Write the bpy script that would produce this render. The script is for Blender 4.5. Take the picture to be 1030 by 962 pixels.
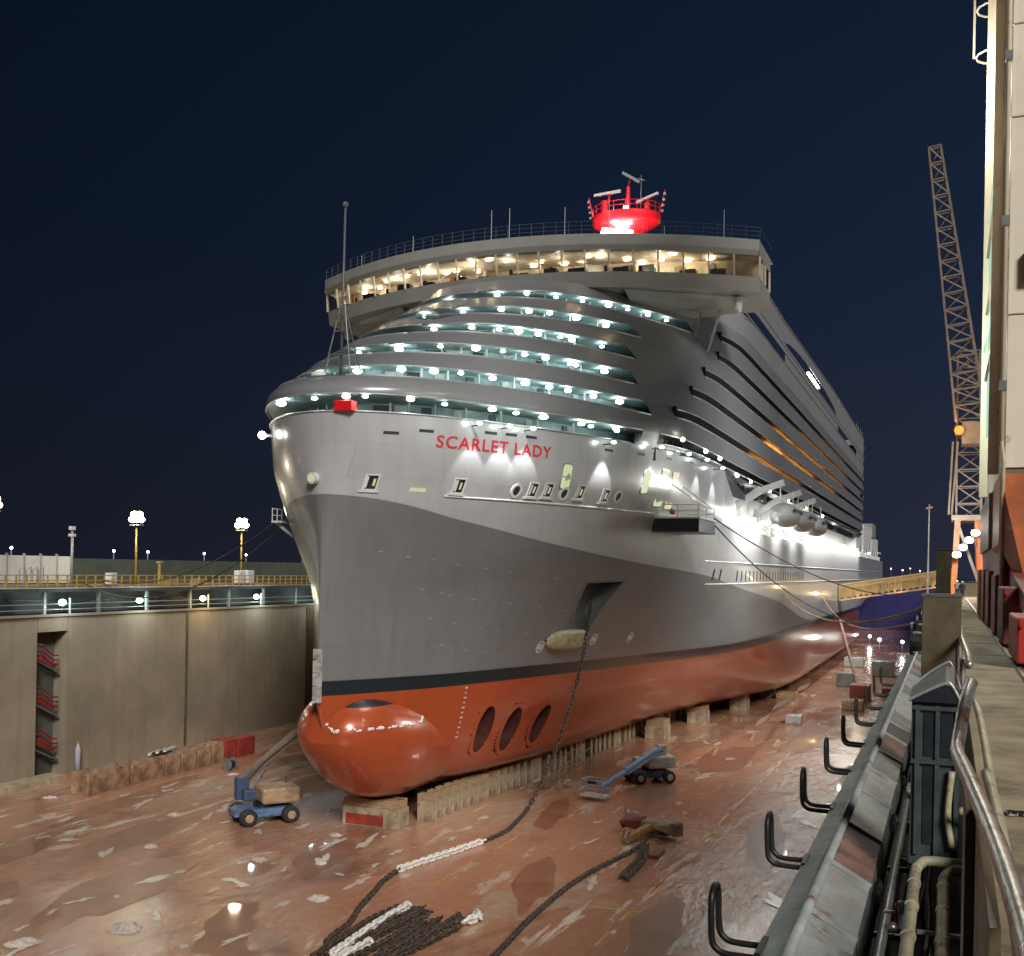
import bpy, bmesh, math, random, bisect
import numpy as np
from mathutils import Vector, Matrix, Euler
R = math.radians
rnd = random.Random(7)
scene = bpy.context.scene
for o in list(bpy.data.objects): bpy.data.objects.remove(o)

# ------------------------------------------------------------------ camera
CAMH = 20.2
cam_data = bpy.data.cameras.new('camera')
cam = bpy.data.objects.new('camera', cam_data)
scene.collection.objects.link(cam)
cam.matrix_world = (Matrix.Translation((0, 0, CAMH)) @ Matrix.Rotation(math.atan(440/1095), 4, 'Z')
                    @ Matrix.Rotation(R(90), 4, 'X') @ Matrix.Rotation(R(1.1), 4, 'Z'))
cam_data.sensor_fit = 'HORIZONTAL'; cam_data.sensor_width = 36
cam_data.lens = 36*1095/1030
cam_data.shift_y = (571.6-481)/1030
cam_data.clip_start = .1; cam_data.clip_end = 9000
scene.camera = cam

# ------------------------------------------------------------------ night sky, dock light, exposure
world = bpy.data.worlds.new('World'); scene.world = world; world.use_nodes = True
nt = world.node_tree; nt.nodes.clear()
out = nt.nodes.new('ShaderNodeOutputWorld'); bg = nt.nodes.new('ShaderNodeBackground')
tc = nt.nodes.new('ShaderNodeTexCoord'); sep = nt.nodes.new('ShaderNodeSeparateXYZ')
nt.links.new(tc.outputs['Generated'], sep.inputs[0])
el = nt.nodes.new('ShaderNodeValToRGB')
el.color_ramp.elements[0].position = 0.0; el.color_ramp.elements[0].color = (.0195, .0240, .044, 1)
el.color_ramp.elements[1].position = .75; el.color_ramp.elements[1].color = (.0016, .0062, .0155, 1)
e = el.color_ramp.elements.new(.28); e.color = (.0085, .0165, .039, 1)
# the far end of the dock (the town) lights the sky more than the open side
az = nt.nodes.new('ShaderNodeMapRange'); az.inputs['From Min'].default_value = -.85; az.inputs['From Max'].default_value = .25
az.inputs['To Min'].default_value = .20; az.inputs['To Max'].default_value = .66
nt.links.new(sep.outputs['X'], az.inputs['Value']); nt.links.new(sep.outputs['Z'], el.inputs['Fac'])
nt.links.new(el.outputs['Color'], bg.inputs['Color']); nt.links.new(az.outputs[0], bg.inputs['Strength'])
nt.links.new(bg.outputs[0], out.inputs['Surface'])

sun_data = bpy.data.lights.new('sun', 'SUN'); sun = bpy.data.objects.new('sun', sun_data)
scene.collection.objects.link(sun)
sun_data.energy = 1.7; sun_data.angle = R(16); sun_data.color = (1, .97, .935)
sun.rotation_euler = Vector((-.52, .68, -.53)).to_track_quat('-Z', 'Y').to_euler()

scene.view_settings.view_transform = 'Standard'; scene.view_settings.look = 'None'
scene.view_settings.exposure = 0.8; scene.view_settings.gamma = 1
scene.view_settings.use_curve_mapping = False
scene.render.engine = 'CYCLES'
scene.cycles.use_denoising = True
scene.cycles.max_bounces = 6; scene.cycles.diffuse_bounces = 3; scene.cycles.glossy_bounces = 3
scene.cycles.transparent_max_bounces = 8
scene.cycles.sample_clamp_indirect = 3; scene.cycles.sample_clamp_direct = 12
scene.cycles.caustics_reflective = False; scene.cycles.caustics_refractive = False

# ------------------------------------------------------------------ materials
M = {}
def mat(name, base, rough=.5, metal=0, var=.12, vscale=.6, rvar=.1, bump=0, bscale=8, coat=0, streak=0, dirt=None, stretch=(1, 1, 1), spec=None, rust=0, rcol=(.17, .062, .028), rscale=1.6):
    m = bpy.data.materials.new(name); m.use_nodes = True; M[name] = m
    n = m.node_tree.nodes; L = m.node_tree.links; b = n['Principled BSDF']
    t = n.new('ShaderNodeTexCoord'); mp = n.new('ShaderNodeMapping'); mp.inputs['Scale'].default_value = stretch
    L.new(t.outputs['Object'], mp.inputs[0])
    no = n.new('ShaderNodeTexNoise'); no.inputs['Scale'].default_value = vscale; no.inputs['Detail'].default_value = 7; no.inputs['Roughness'].default_value = .62
    L.new(mp.outputs[0], no.inputs['Vector'])
    ra = n.new('ShaderNodeMapRange'); ra.inputs['From Min'].default_value = .3; ra.inputs['From Max'].default_value = .7
    L.new(no.outputs['Fac'], ra.inputs['Value'])
    mx = n.new('ShaderNodeMix'); mx.data_type = 'RGBA'
    d = dirt if dirt else tuple(c*(1-2*var) for c in base)
    if dirt: lo, hi = base, dirt
    else: lo, hi = tuple(min(1, c*(1+var)) for c in base), d
    mx.inputs['A'].default_value = (*lo, 1); mx.inputs['B'].default_value = (*hi, 1)
    L.new(ra.outputs[0], mx.inputs['Factor'])
    col = mx.outputs['Result']
    if streak:
        mp2 = n.new('ShaderNodeMapping'); mp2.inputs['Scale'].default_value = (1.2, 1.2, .06); L.new(t.outputs['Object'], mp2.inputs[0])
        n2 = n.new('ShaderNodeTexNoise'); n2.inputs['Scale'].default_value = 1.1; n2.inputs['Detail'].default_value = 6; L.new(mp2.outputs[0], n2.inputs['Vector'])
        r2 = n.new('ShaderNodeMapRange'); r2.inputs['From Min'].default_value = .42; r2.inputs['From Max'].default_value = .72; r2.inputs['To Max'].default_value = streak
        L.new(n2.outputs['Fac'], r2.inputs['Value'])
        m2 = n.new('ShaderNodeMix'); m2.data_type = 'RGBA'; m2.inputs['B'].default_value = (base[0]*.42, base[1]*.36, base[2]*.32, 1)
        L.new(col, m2.inputs['A']); L.new(r2.outputs[0], m2.inputs['Factor']); col = m2.outputs['Result']
    if rust:
        rn = n.new('ShaderNodeTexNoise'); rn.inputs['Scale'].default_value = rscale; rn.inputs['Detail'].default_value = 10; rn.inputs['Roughness'].default_value = .7; L.new(t.outputs['Object'], rn.inputs['Vector'])
        rm = n.new('ShaderNodeMapRange'); rm.inputs['From Min'].default_value = .62-rust*.2; rm.inputs['From Max'].default_value = .70-rust*.1; rm.inputs['To Max'].default_value = .9; L.new(rn.outputs['Fac'], rm.inputs['Value'])
        m5 = n.new('ShaderNodeMix'); m5.data_type = 'RGBA'; m5.inputs['B'].default_value = (*rcol, 1); L.new(col, m5.inputs['A']); L.new(rm.outputs[0], m5.inputs['Factor']); col = m5.outputs['Result']
    L.new(col, b.inputs['Base Color'])
    rr = n.new('ShaderNodeMapRange'); rr.inputs['To Min'].default_value = max(.02, rough-rvar); rr.inputs['To Max'].default_value = min(1, rough+rvar)
    L.new(no.outputs['Fac'], rr.inputs['Value']); L.new(rr.outputs[0], b.inputs['Roughness'])
    b.inputs['Metallic'].default_value = metal; b.inputs['Coat Weight'].default_value = coat; b.inputs['Coat Roughness'].default_value = .06
    if spec is not None: b.inputs['Specular IOR Level'].default_value = spec
    if bump:
        bn = n.new('ShaderNodeTexNoise'); bn.inputs['Scale'].default_value = bscale; bn.inputs['Detail'].default_value = 5
        L.new(t.outputs['Object'], bn.inputs['Vector'])
        bp = n.new('ShaderNodeBump'); bp.inputs['Strength'].default_value = bump; bp.inputs['Distance'].default_value = .05
        L.new(bn.outputs['Fac'], bp.inputs['Height']); L.new(bp.outputs[0], b.inputs['Normal'])
    return m
def emat(name, color, strength, sample=False):
    m = bpy.data.materials.new(name); m.use_nodes = True; M[name] = m
    b = m.node_tree.nodes['Principled BSDF']
    b.inputs['Base Color'].default_value = (.03, .03, .03, 1); b.inputs['Emission Color'].default_value = (*color, 1); b.inputs['Emission Strength'].default_value = strength
    if not sample: m.cycles.emission_sampling = 'NONE'
    return m

mat('concrete', (.285, .235, .165), .8, var=.16, vscale=.12, streak=.2, bump=.25, bscale=4)
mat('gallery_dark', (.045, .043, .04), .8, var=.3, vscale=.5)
mat('concrete_dark', (.10, .095, .085), .8, var=.2, vscale=.4, bump=.2)
mat('quay_concrete', (.37, .29, .17), .75, rust=.5, rcol=(.16, .12, .07), rscale=.9, var=.25, vscale=.9, rvar=.2, bump=.35, bscale=14)
mat('block_concrete', (.44, .35, .23), .85, rust=.5, rcol=(.2, .12, .075), rscale=1.5, var=.25, vscale=.7, streak=.4, bump=.3, bscale=6)
mat('block_timber', (.40, .27, .15), .8, var=.3, vscale=2, bump=.3, bscale=12, stretch=(1, 1, 6))
mat('wet_block', (.38, .235, .14), .55, rust=.6, rcol=(.14, .075, .05), rscale=1.2, var=.35, vscale=.9, bump=.4, bscale=5)
mat('red_block', (.34, .045, .03), .6, var=.25, vscale=1)
mat('stair_red', (.22, .022, .02), .6, var=.2, vscale=1.5)
mat('red_paint', (.42, .03, .02), .5, var=.15, vscale=1.5)
mat('gate_blue_glow', (.022, .018, .10), .5, var=.15, vscale=.2)  # blue light on the gate is put into the base colour
mat('oxide', (.20, .045, .03), .55, var=.25, vscale=2, bump=.2)
mat('crane_orange', (.55, .14, .03), .5, var=.3, vscale=.5, streak=.6)
mat('crane_cream', (.84, .76, .60), .45, rust=.05, rcol=(.40, .26, .13), rscale=1.2, var=.06, vscale=.3, streak=.18)
mat('crane_grey', (.20, .15, .11), .5, var=.15, vscale=1)
mat('black_steel', (.018, .017, .016), .42, var=.3, vscale=3)
mat('grey_steel', (.20, .22, .21), .42, rust=.12, metal=.25, var=.22, vscale=2.2, rvar=.15, bump=.12, bscale=10, streak=.25)
mat('pale_steel', (.42, .44, .42), .36, rust=.25, rscale=2.2, metal=.2, var=.15, vscale=3, rvar=.15, bump=.1, bscale=20)
mat('rusty_steel', (.22, .105, .075), .6, var=.35, vscale=2.5, bump=.25, bscale=14)
mat('galvanised', (.50, .46, .42), .32, rust=.45, rscale=5, metal=.75, var=.25, vscale=5, rvar=.14, bump=.08, bscale=30)
mat('cream_pipe', (.52, .47, .30), .45, rust=.3, rscale=4, var=.2, vscale=3, rvar=.1, bump=.08, bscale=20)
mat('brown_plate', (.13, .10, .055), .5, var=.3, vscale=1.4, streak=.5, bump=.12, bscale=10)
mat('cabinet_green', (.075, .10, .10), .38, rust=.15, rscale=4, metal=.2, var=.3, vscale=3, rvar=.15)
mat('cabinet_dark', (.02, .025, .032), .35, var=.3, vscale=3)
mat('cable_black', (.012, .012, .012), .5)
mat('yellow_paint', (.55, .34, .06), .5, var=.25, vscale=1.2)
mat('white_paint', (.72, .71, .68), .45, var=.08, vscale=.8)
mat('fence_white', (.62, .62, .60), .6, var=.06, vscale=.5)
mat('far_green', (.10, .11, .085), .8, var=.15, vscale=.2)
mat('asphalt', (.10, .095, .085), .8, var=.3, vscale=.3)
mat('rope', (.32, .25, .13), .8); mat('rope_dark', (.06, .05, .045), .8)
mat('chain_dark', (.075, .048, .034), .6, var=.4, vscale=3); mat('chain_white', (.75, .72, .66), .5, var=.15, vscale=4)
mat('tyre', (.022, .021, .02), .7); mat('lift_blue', (.12, .20, .36), .45, var=.3, vscale=2.5, streak=.3); mat('lift_navy', (.045, .075, .14), .45)
mat('lift_tan', (.42, .29, .17), .5, rust=.4, rcol=(.2, .1, .06), rscale=2.5, var=.2, vscale=2); mat('lift_white', (.55, .56, .52), .45, rust=.35, rcol=(.25, .17, .12), rscale=2.5, var=.12); mat('lift_arm', (.22, .16, .13), .45, var=.2)
mat('gangway', (.36, .25, .11), .5, var=.15)
mat('arm_blue', (.26, .38, .58), .4, rust=.2, rscale=2)
mat('anchor_steel', (.30, .22, .16), .6, var=.35, vscale=2, bump=.2); mat('anchor_orange', (.38, .19, .07), .65, var=.3, vscale=3)
mat('dark_cloth', (.03, .03, .04), .9); mat('skin', (.45, .28, .2), .6); mat('pale_cloth', (.35, .38, .42), .9)
mat('puddle_water', (.36, .16, .09), .45, var=.15, vscale=.4, rvar=.05, bump=.10, bscale=1.2, coat=1.0)
M['puddle_water'].node_tree.nodes['Principled BSDF'].inputs['Coat Roughness'].default_value = .035
mat('glint_residue', (.70, .60, .50), .22, var=.15, vscale=1.5, rvar=.1, bump=.3, bscale=4)  # pale tone for painted glints and white patches on the floor
mat('plastic_sheet', (.62, .52, .46), .25, var=.15, vscale=2, rvar=.15, bump=.5, bscale=5)
mat('glint_white', (.78, .76, .74), .12, var=.1, coat=.6)  # white of the modelled glints on the bulb
mat('stem_pale', (.46, .44, .40), .6, var=.3, vscale=2)
mat('ship_grey', (.30, .30, .30), .22, metal=.25, var=.05, vscale=.12, rvar=.05, coat=.3)
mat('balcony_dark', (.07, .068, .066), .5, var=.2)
mat('ship_band', (.255, .26, .265), .25, metal=.1, var=.06, vscale=.15, rvar=.05, coat=.15, bump=.03, bscale=.9)
mat('ship_side', (.30, .303, .306), .35, metal=.1, var=.05, vscale=.15, rvar=.06)
mat('ship_rail', (.42, .43, .44), .35, metal=.3)
mat('ship_white', (.66, .68, .66), .45, var=.05, vscale=.6)
mat('ship_teal', (.30, .40, .41), .5, var=.18, vscale=.9)
mat('mast_grey', (.12, .12, .12), .4)
mat('ship_inner', (.03, .033, .04), .45, var=.2, vscale=.8)
mat('balcony_glass', (.012, .014, .02), .12)
mat('bridge_fascia', (.31, .30, .275), .4, var=.06, vscale=.4)
mat('bridge_panel', (.42, .30, .19), .6, var=.2, vscale=.8)
mat('bridge_inner', (.74, .67, .56), .6, var=.2, vscale=.8)
mat('bridge_dark', (.035, .032, .03), .5)
mat('mullion', (.62, .55, .42), .4)
mat('mast_red', (.70, .012, .02), .35, var=.08)
mat('letter_red', (.62, .025, .04), .4, var=.05)
mat('thruster_dark', (.07, .016, .012), .6, var=.3, vscale=1.5)
mat('pocket_grey', (.16, .17, .18), .4, var=.1)
mat('boat_grey', (.30, .31, .32), .4, var=.1)
emat('lamp_white', (.86, 1, .93), 26); emat('lamp_warm', (1, .78, .45), 22); emat('lamp_flood', (.95, 1, .90), 60)
emat('lamp_gold', (1, .80, .42), 16); emat('lamp_orange', (1, .27, .02), 1.0); emat('lamp_cool', (.70, 1, .98), 40)
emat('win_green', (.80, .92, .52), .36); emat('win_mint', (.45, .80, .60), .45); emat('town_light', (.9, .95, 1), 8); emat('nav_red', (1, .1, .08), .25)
emat('win_gold', (.95, .75, .40), .36)

# glass: mostly clear, a little mirror
g = bpy.data.materials.new('window_glass'); g.use_nodes = True; M['window_glass'] = g
n = g.node_tree.nodes; L = g.node_tree.links; n.remove(n['Principled BSDF'])
tr = n.new('ShaderNodeBsdfTransparent'); tr.inputs[0].default_value = (.86, .82, .74, 1); gl = n.new('ShaderNodeBsdfGlossy'); gl.inputs['Roughness'].default_value = .04
ms = n.new('ShaderNodeMixShader'); ms.inputs[0].default_value = .10
L.new(tr.outputs[0], ms.inputs[1]); L.new(gl.outputs[0], ms.inputs[2]); L.new(ms.outputs[0], n['Material Output'].inputs[0])

# hull paint: silver above the swept line, dark grey below it, black boot-top, red bottom
hm = bpy.data.materials.new('hull_paint'); hm.use_nodes = True; M['hull_paint'] = hm
n = hm.node_tree.nodes; L = hm.node_tree.links; b = n['Principled BSDF']
t = n.new('ShaderNodeTexCoord'); sx = n.new('ShaderNodeSeparateXYZ'); L.new(t.outputs['Object'], sx.inputs[0])
def step(sock, edge, w=.02):
    q = n.new('ShaderNodeMapRange'); q.inputs['From Min'].default_value = edge-w; q.inputs['From Max'].default_value = edge+w
    L.new(sock, q.inputs['Value']); return q.outputs[0]
def mixc(f, a, bb):
    q = n.new('ShaderNodeMix'); q.data_type = 'RGBA'
    for s_, v in (('A', a), ('B', bb)):
        if isinstance(v, tuple): q.inputs[s_].default_value = (*v, 1)
        else: L.new(v, q.inputs[s_])
    if isinstance(f, float): q.inputs['Factor'].default_value = f
    else: L.new(f, q.inputs['Factor'])
    return q.outputs['Result']
at = n.new('ShaderNodeAttribute'); at.attribute_name = 'sweep'
red = mixc(step(sx.outputs['Y'], 95, 50), (.44, .080, .026), (.30, .055, .034))
zo_ = n.new('ShaderNodeAttribute'); zo_.attribute_name = 'boot_shift'; za_ = n.new('ShaderNodeMath'); za_.operation = 'ADD'; L.new(sx.outputs['Z'], za_.inputs[0]); L.new(zo_.outputs['Fac'], za_.inputs[1])
c = mixc(step(za_.outputs[0], 10.85), red, (.022, .026, .030))
c = mixc(step(sx.outputs['Z'], 11.9), c, (.205, .203, .203))
c = mixc(step(at.outputs['Fac'], 0, .03), c, (.50, .50, .505))
cmb = n.new('ShaderNodeCombineXYZ'); L.new(sx.outputs['Y'], cmb.inputs[0]); L.new(sx.outputs['Z'], cmb.inputs[1])
br = n.new('ShaderNodeTexBrick'); br.inputs['Color1'].default_value = (.97, .97, .97, 1); br.inputs['Color2'].default_value = (1.02, 1.02, 1.02, 1)
br.inputs['Mortar'].default_value = (.80, .80, .80, 1); br.inputs['Mortar Size'].default_value = .022; br.inputs['Mortar Smooth'].default_value = .6
br.inputs['Scale'].default_value = 1; br.inputs['Brick Width'].default_value = 9.0; br.inputs['Row Height'].default_value = 2.4
L.new(cmb.outputs[0], br.inputs['Vector'])
mu = n.new('ShaderNodeMix'); mu.data_type = 'RGBA'; mu.blend_type = 'MULTIPLY'; mu.inputs['Factor'].default_value = 1
L.new(c, mu.inputs['A']); L.new(br.outputs['Color'], mu.inputs['B'])
ns = n.new('ShaderNodeTexNoise'); ns.inputs['Scale'].default_value = .22; ns.inputs['Detail'].default_value = 3; L.new(t.outputs['Object'], ns.inputs['Vector'])
nr = n.new('ShaderNodeMapRange'); nr.inputs['From Min'].default_value = .3; nr.inputs['From Max'].default_value = .7; nr.inputs['To Min'].default_value = .95; nr.inputs['To Max'].default_value = 1.04
L.new(ns.outputs['Fac'], nr.inputs['Value'])
m3 = n.new('ShaderNodeMix'); m3.data_type = 'RGBA'; m3.blend_type = 'MULTIPLY'; m3.inputs['Factor'].default_value = 1
L.new(mu.outputs['Result'], m3.inputs['A']); L.new(nr.outputs[0], m3.inputs['B'])
# rain and rust runs down the plates
vs = n.new('ShaderNodeTexNoise'); vs.inputs['Scale'].default_value = 1.0; vs.inputs['Detail'].default_value = 6
vm = n.new('ShaderNodeMapping'); vm.inputs['Scale'].default_value = (1.6, 1.6, .05); L.new(t.outputs['Object'], vm.inputs[0]); L.new(vm.outputs[0], vs.inputs['Vector'])
vr = n.new('ShaderNodeMapRange'); vr.inputs['From Min'].default_value = .45; vr.inputs['From Max'].default_value = .75; vr.inputs['To Min'].default_value = 1.0; vr.inputs['To Max'].default_value = .90
L.new(vs.outputs['Fac'], vr.inputs['Value'])
m4 = n.new('ShaderNodeMix'); m4.data_type = 'RGBA'; m4.blend_type = 'MULTIPLY'; m4.inputs['Factor'].default_value = 1
L.new(m3.outputs['Result'], m4.inputs['A']); L.new(vr.outputs[0], m4.inputs['B']); m3 = m4
# pale scuffs
sc = n.new('ShaderNodeTexNoise'); sc.inputs['Scale'].default_value = 1.0; sc.inputs['Detail'].default_value = 2
mp = n.new('ShaderNodeMapping'); mp.inputs['Scale'].default_value = (.5, .5, 2.4); L.new(t.outputs['Object'], mp.inputs[0]); L.new(mp.outputs[0], sc.inputs['Vector'])
sr = n.new('ShaderNodeMapRange'); sr.inputs['From Min'].default_value = .74; sr.inputs['From Max'].default_value = .80; sr.inputs['To Max'].default_value = .0; L.new(sc.outputs['Fac'], sr.inputs['Value'])
fin = mixc(sr.outputs[0], m3.outputs['Result'], (.5, .47, .45))
L.new(fin, b.inputs['Base Color'])
rg = n.new('ShaderNodeMapRange'); rg.inputs['To Min'].default_value = .27; rg.inputs['To Max'].default_value = .29; L.new(ns.outputs['Fac'], rg.inputs['Value']); L.new(rg.outputs[0], b.inputs['Roughness'])
b.inputs['Metallic'].default_value = .12; b.inputs['Coat Weight'].default_value = .55; b.inputs['Coat Roughness'].default_value = .07
wv = n.new('ShaderNodeTexNoise'); wv.inputs['Scale'].default_value = .55; wv.inputs['Detail'].default_value = 2; L.new(t.outputs['Object'], wv.inputs['Vector'])
bp = n.new('ShaderNodeBump'); bp.inputs['Strength'].default_value = .06; bp.inputs['Distance'].default_value = .05; L.new(wv.outputs['Fac'], bp.inputs['Height'])
bp2 = n.new('ShaderNodeBump'); bp2.inputs['Strength'].default_value = .25; bp2.inputs['Distance'].default_value = .02; L.new(br.outputs['Fac'], bp2.inputs['Height']); L.new(bp.outputs[0], bp2.inputs['Normal'])
L.new(bp2.outputs[0], b.inputs['Normal']); L.new(bp.outputs[0], b.inputs['Coat Normal'])

# dock floor: wet red-brown silt over concrete, with puddles
fm = bpy.data.materials.new('wet_floor'); fm.use_nodes = True; M['wet_floor'] = fm
n = fm.node_tree.nodes; L = fm.node_tree.links; b = n['Principled BSDF']
t = n.new('ShaderNodeTexCoord')
def noise(scale, det=6, st=(1, 1, 1), ro=.6, dist=0):
    q = n.new('ShaderNodeTexNoise'); q.inputs['Scale'].default_value = scale; q.inputs['Detail'].default_value = det; q.inputs['Roughness'].default_value = ro; q.inputs['Distortion'].default_value = dist
    mpp = n.new('ShaderNodeMapping'); mpp.inputs['Scale'].default_value = st; mpp.inputs['Rotation'].default_value = (0, 0, R(12)); L.new(t.outputs['Object'], mpp.inputs[0]); L.new(mpp.outputs[0], q.inputs['Vector']); return q.outputs['Fac']
def rng(s_, a, bb, c_=0, d=1):
    q = n.new('ShaderNodeMapRange'); q.inputs['From Min'].default_value = a; q.inputs['From Max'].default_value = bb; q.inputs['To Min'].default_value = c_; q.inputs['To Max'].default_value = d; L.new(s_, q.inputs['Value']); return q.outputs[0]
n1 = noise(.045, 8, (1, .6, 1), .62); n2 = noise(.16, 9, (1, .42, 1), .68, .6); n3 = noise(1.3, 6); n4 = noise(.09, 6, (1, .5, 1), .6, 1.0)
c = mixc(rng(n1, .35, .65), (.46, .205, .115), (.54, .30, .195))
c = mixc(rng(n2, .54, .62, 0, .85), c, (.52, .38, .27))
c = mixc(rng(n4, .54, .64, 0, .65), c, (.10, .05, .034))
c = mixc(rng(n3, .3, .8, 0, .35), c, (.16, .085, .055))
n5 = noise(.55, 8, (1, .22, 1), .72, .4); n6 = noise(.06, 3)
spk = n.new('ShaderNodeMath'); spk.operation = 'MULTIPLY'; L.new(rng(n5, .565, .615), spk.inputs[0]); L.new(rng(n6, .42, .56), spk.inputs[1])
c = mixc(spk.outputs[0], c, (.74, .64, .54))  # pale streaks: lamp glints off wet ripples painted in, along with white patches
L.new(c, b.inputs['Base Color'])
wet = n.new('ShaderNodeMath'); wet.operation = 'MULTIPLY'; L.new(rng(n1, .40, .56), wet.inputs[0]); L.new(rng(n2, .62, .46), wet.inputs[1])
ro = n.new('ShaderNodeMapRange'); ro.inputs['To Min'].default_value = .25; ro.inputs['To Max'].default_value = .10; L.new(wet.outputs[0], ro.inputs['Value'])
rip = rng(noise(.05, 4, (1, .7, 1), .5), .47, .56)
rx = n.new('ShaderNodeMix'); rx.data_type = 'FLOAT'; L.new(rip, rx.inputs['Factor']); L.new(ro.outputs[0], rx.inputs['A']); rx.inputs['B'].default_value = .13
L.new(rx.outputs['Result'], b.inputs['Roughness'])
bp = n.new('ShaderNodeBump'); bp.inputs['Strength'].default_value = .75; bp.inputs['Distance'].default_value = .06
bh = n.new('ShaderNodeMath'); bh.operation = 'MULTIPLY'; L.new(noise(2.2, 6, (1, .5, 1)), bh.inputs[0]); L.new(rng(wet.outputs[0], 0, 1, 1, .22), bh.inputs[1])
rh = n.new('ShaderNodeMath'); rh.operation = 'MULTIPLY'; L.new(noise(1.7, 6, (1, .3, 1), .65, .5), rh.inputs[0]); L.new(rng(rip, 0, 1, 0, 2.2), rh.inputs[1])
ad = n.new('ShaderNodeMath'); ad.operation = 'ADD'; L.new(bh.outputs[0], ad.inputs[0]); L.new(rh.outputs[0], ad.inputs[1])
L.new(ad.outputs[0], bp.inputs['Height']); L.new(bp.outputs[0], b.inputs['Normal'])

# water
wm = mat('sea_water', (.01, .014, .02), .12, bump=.6, bscale=.6)

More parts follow.
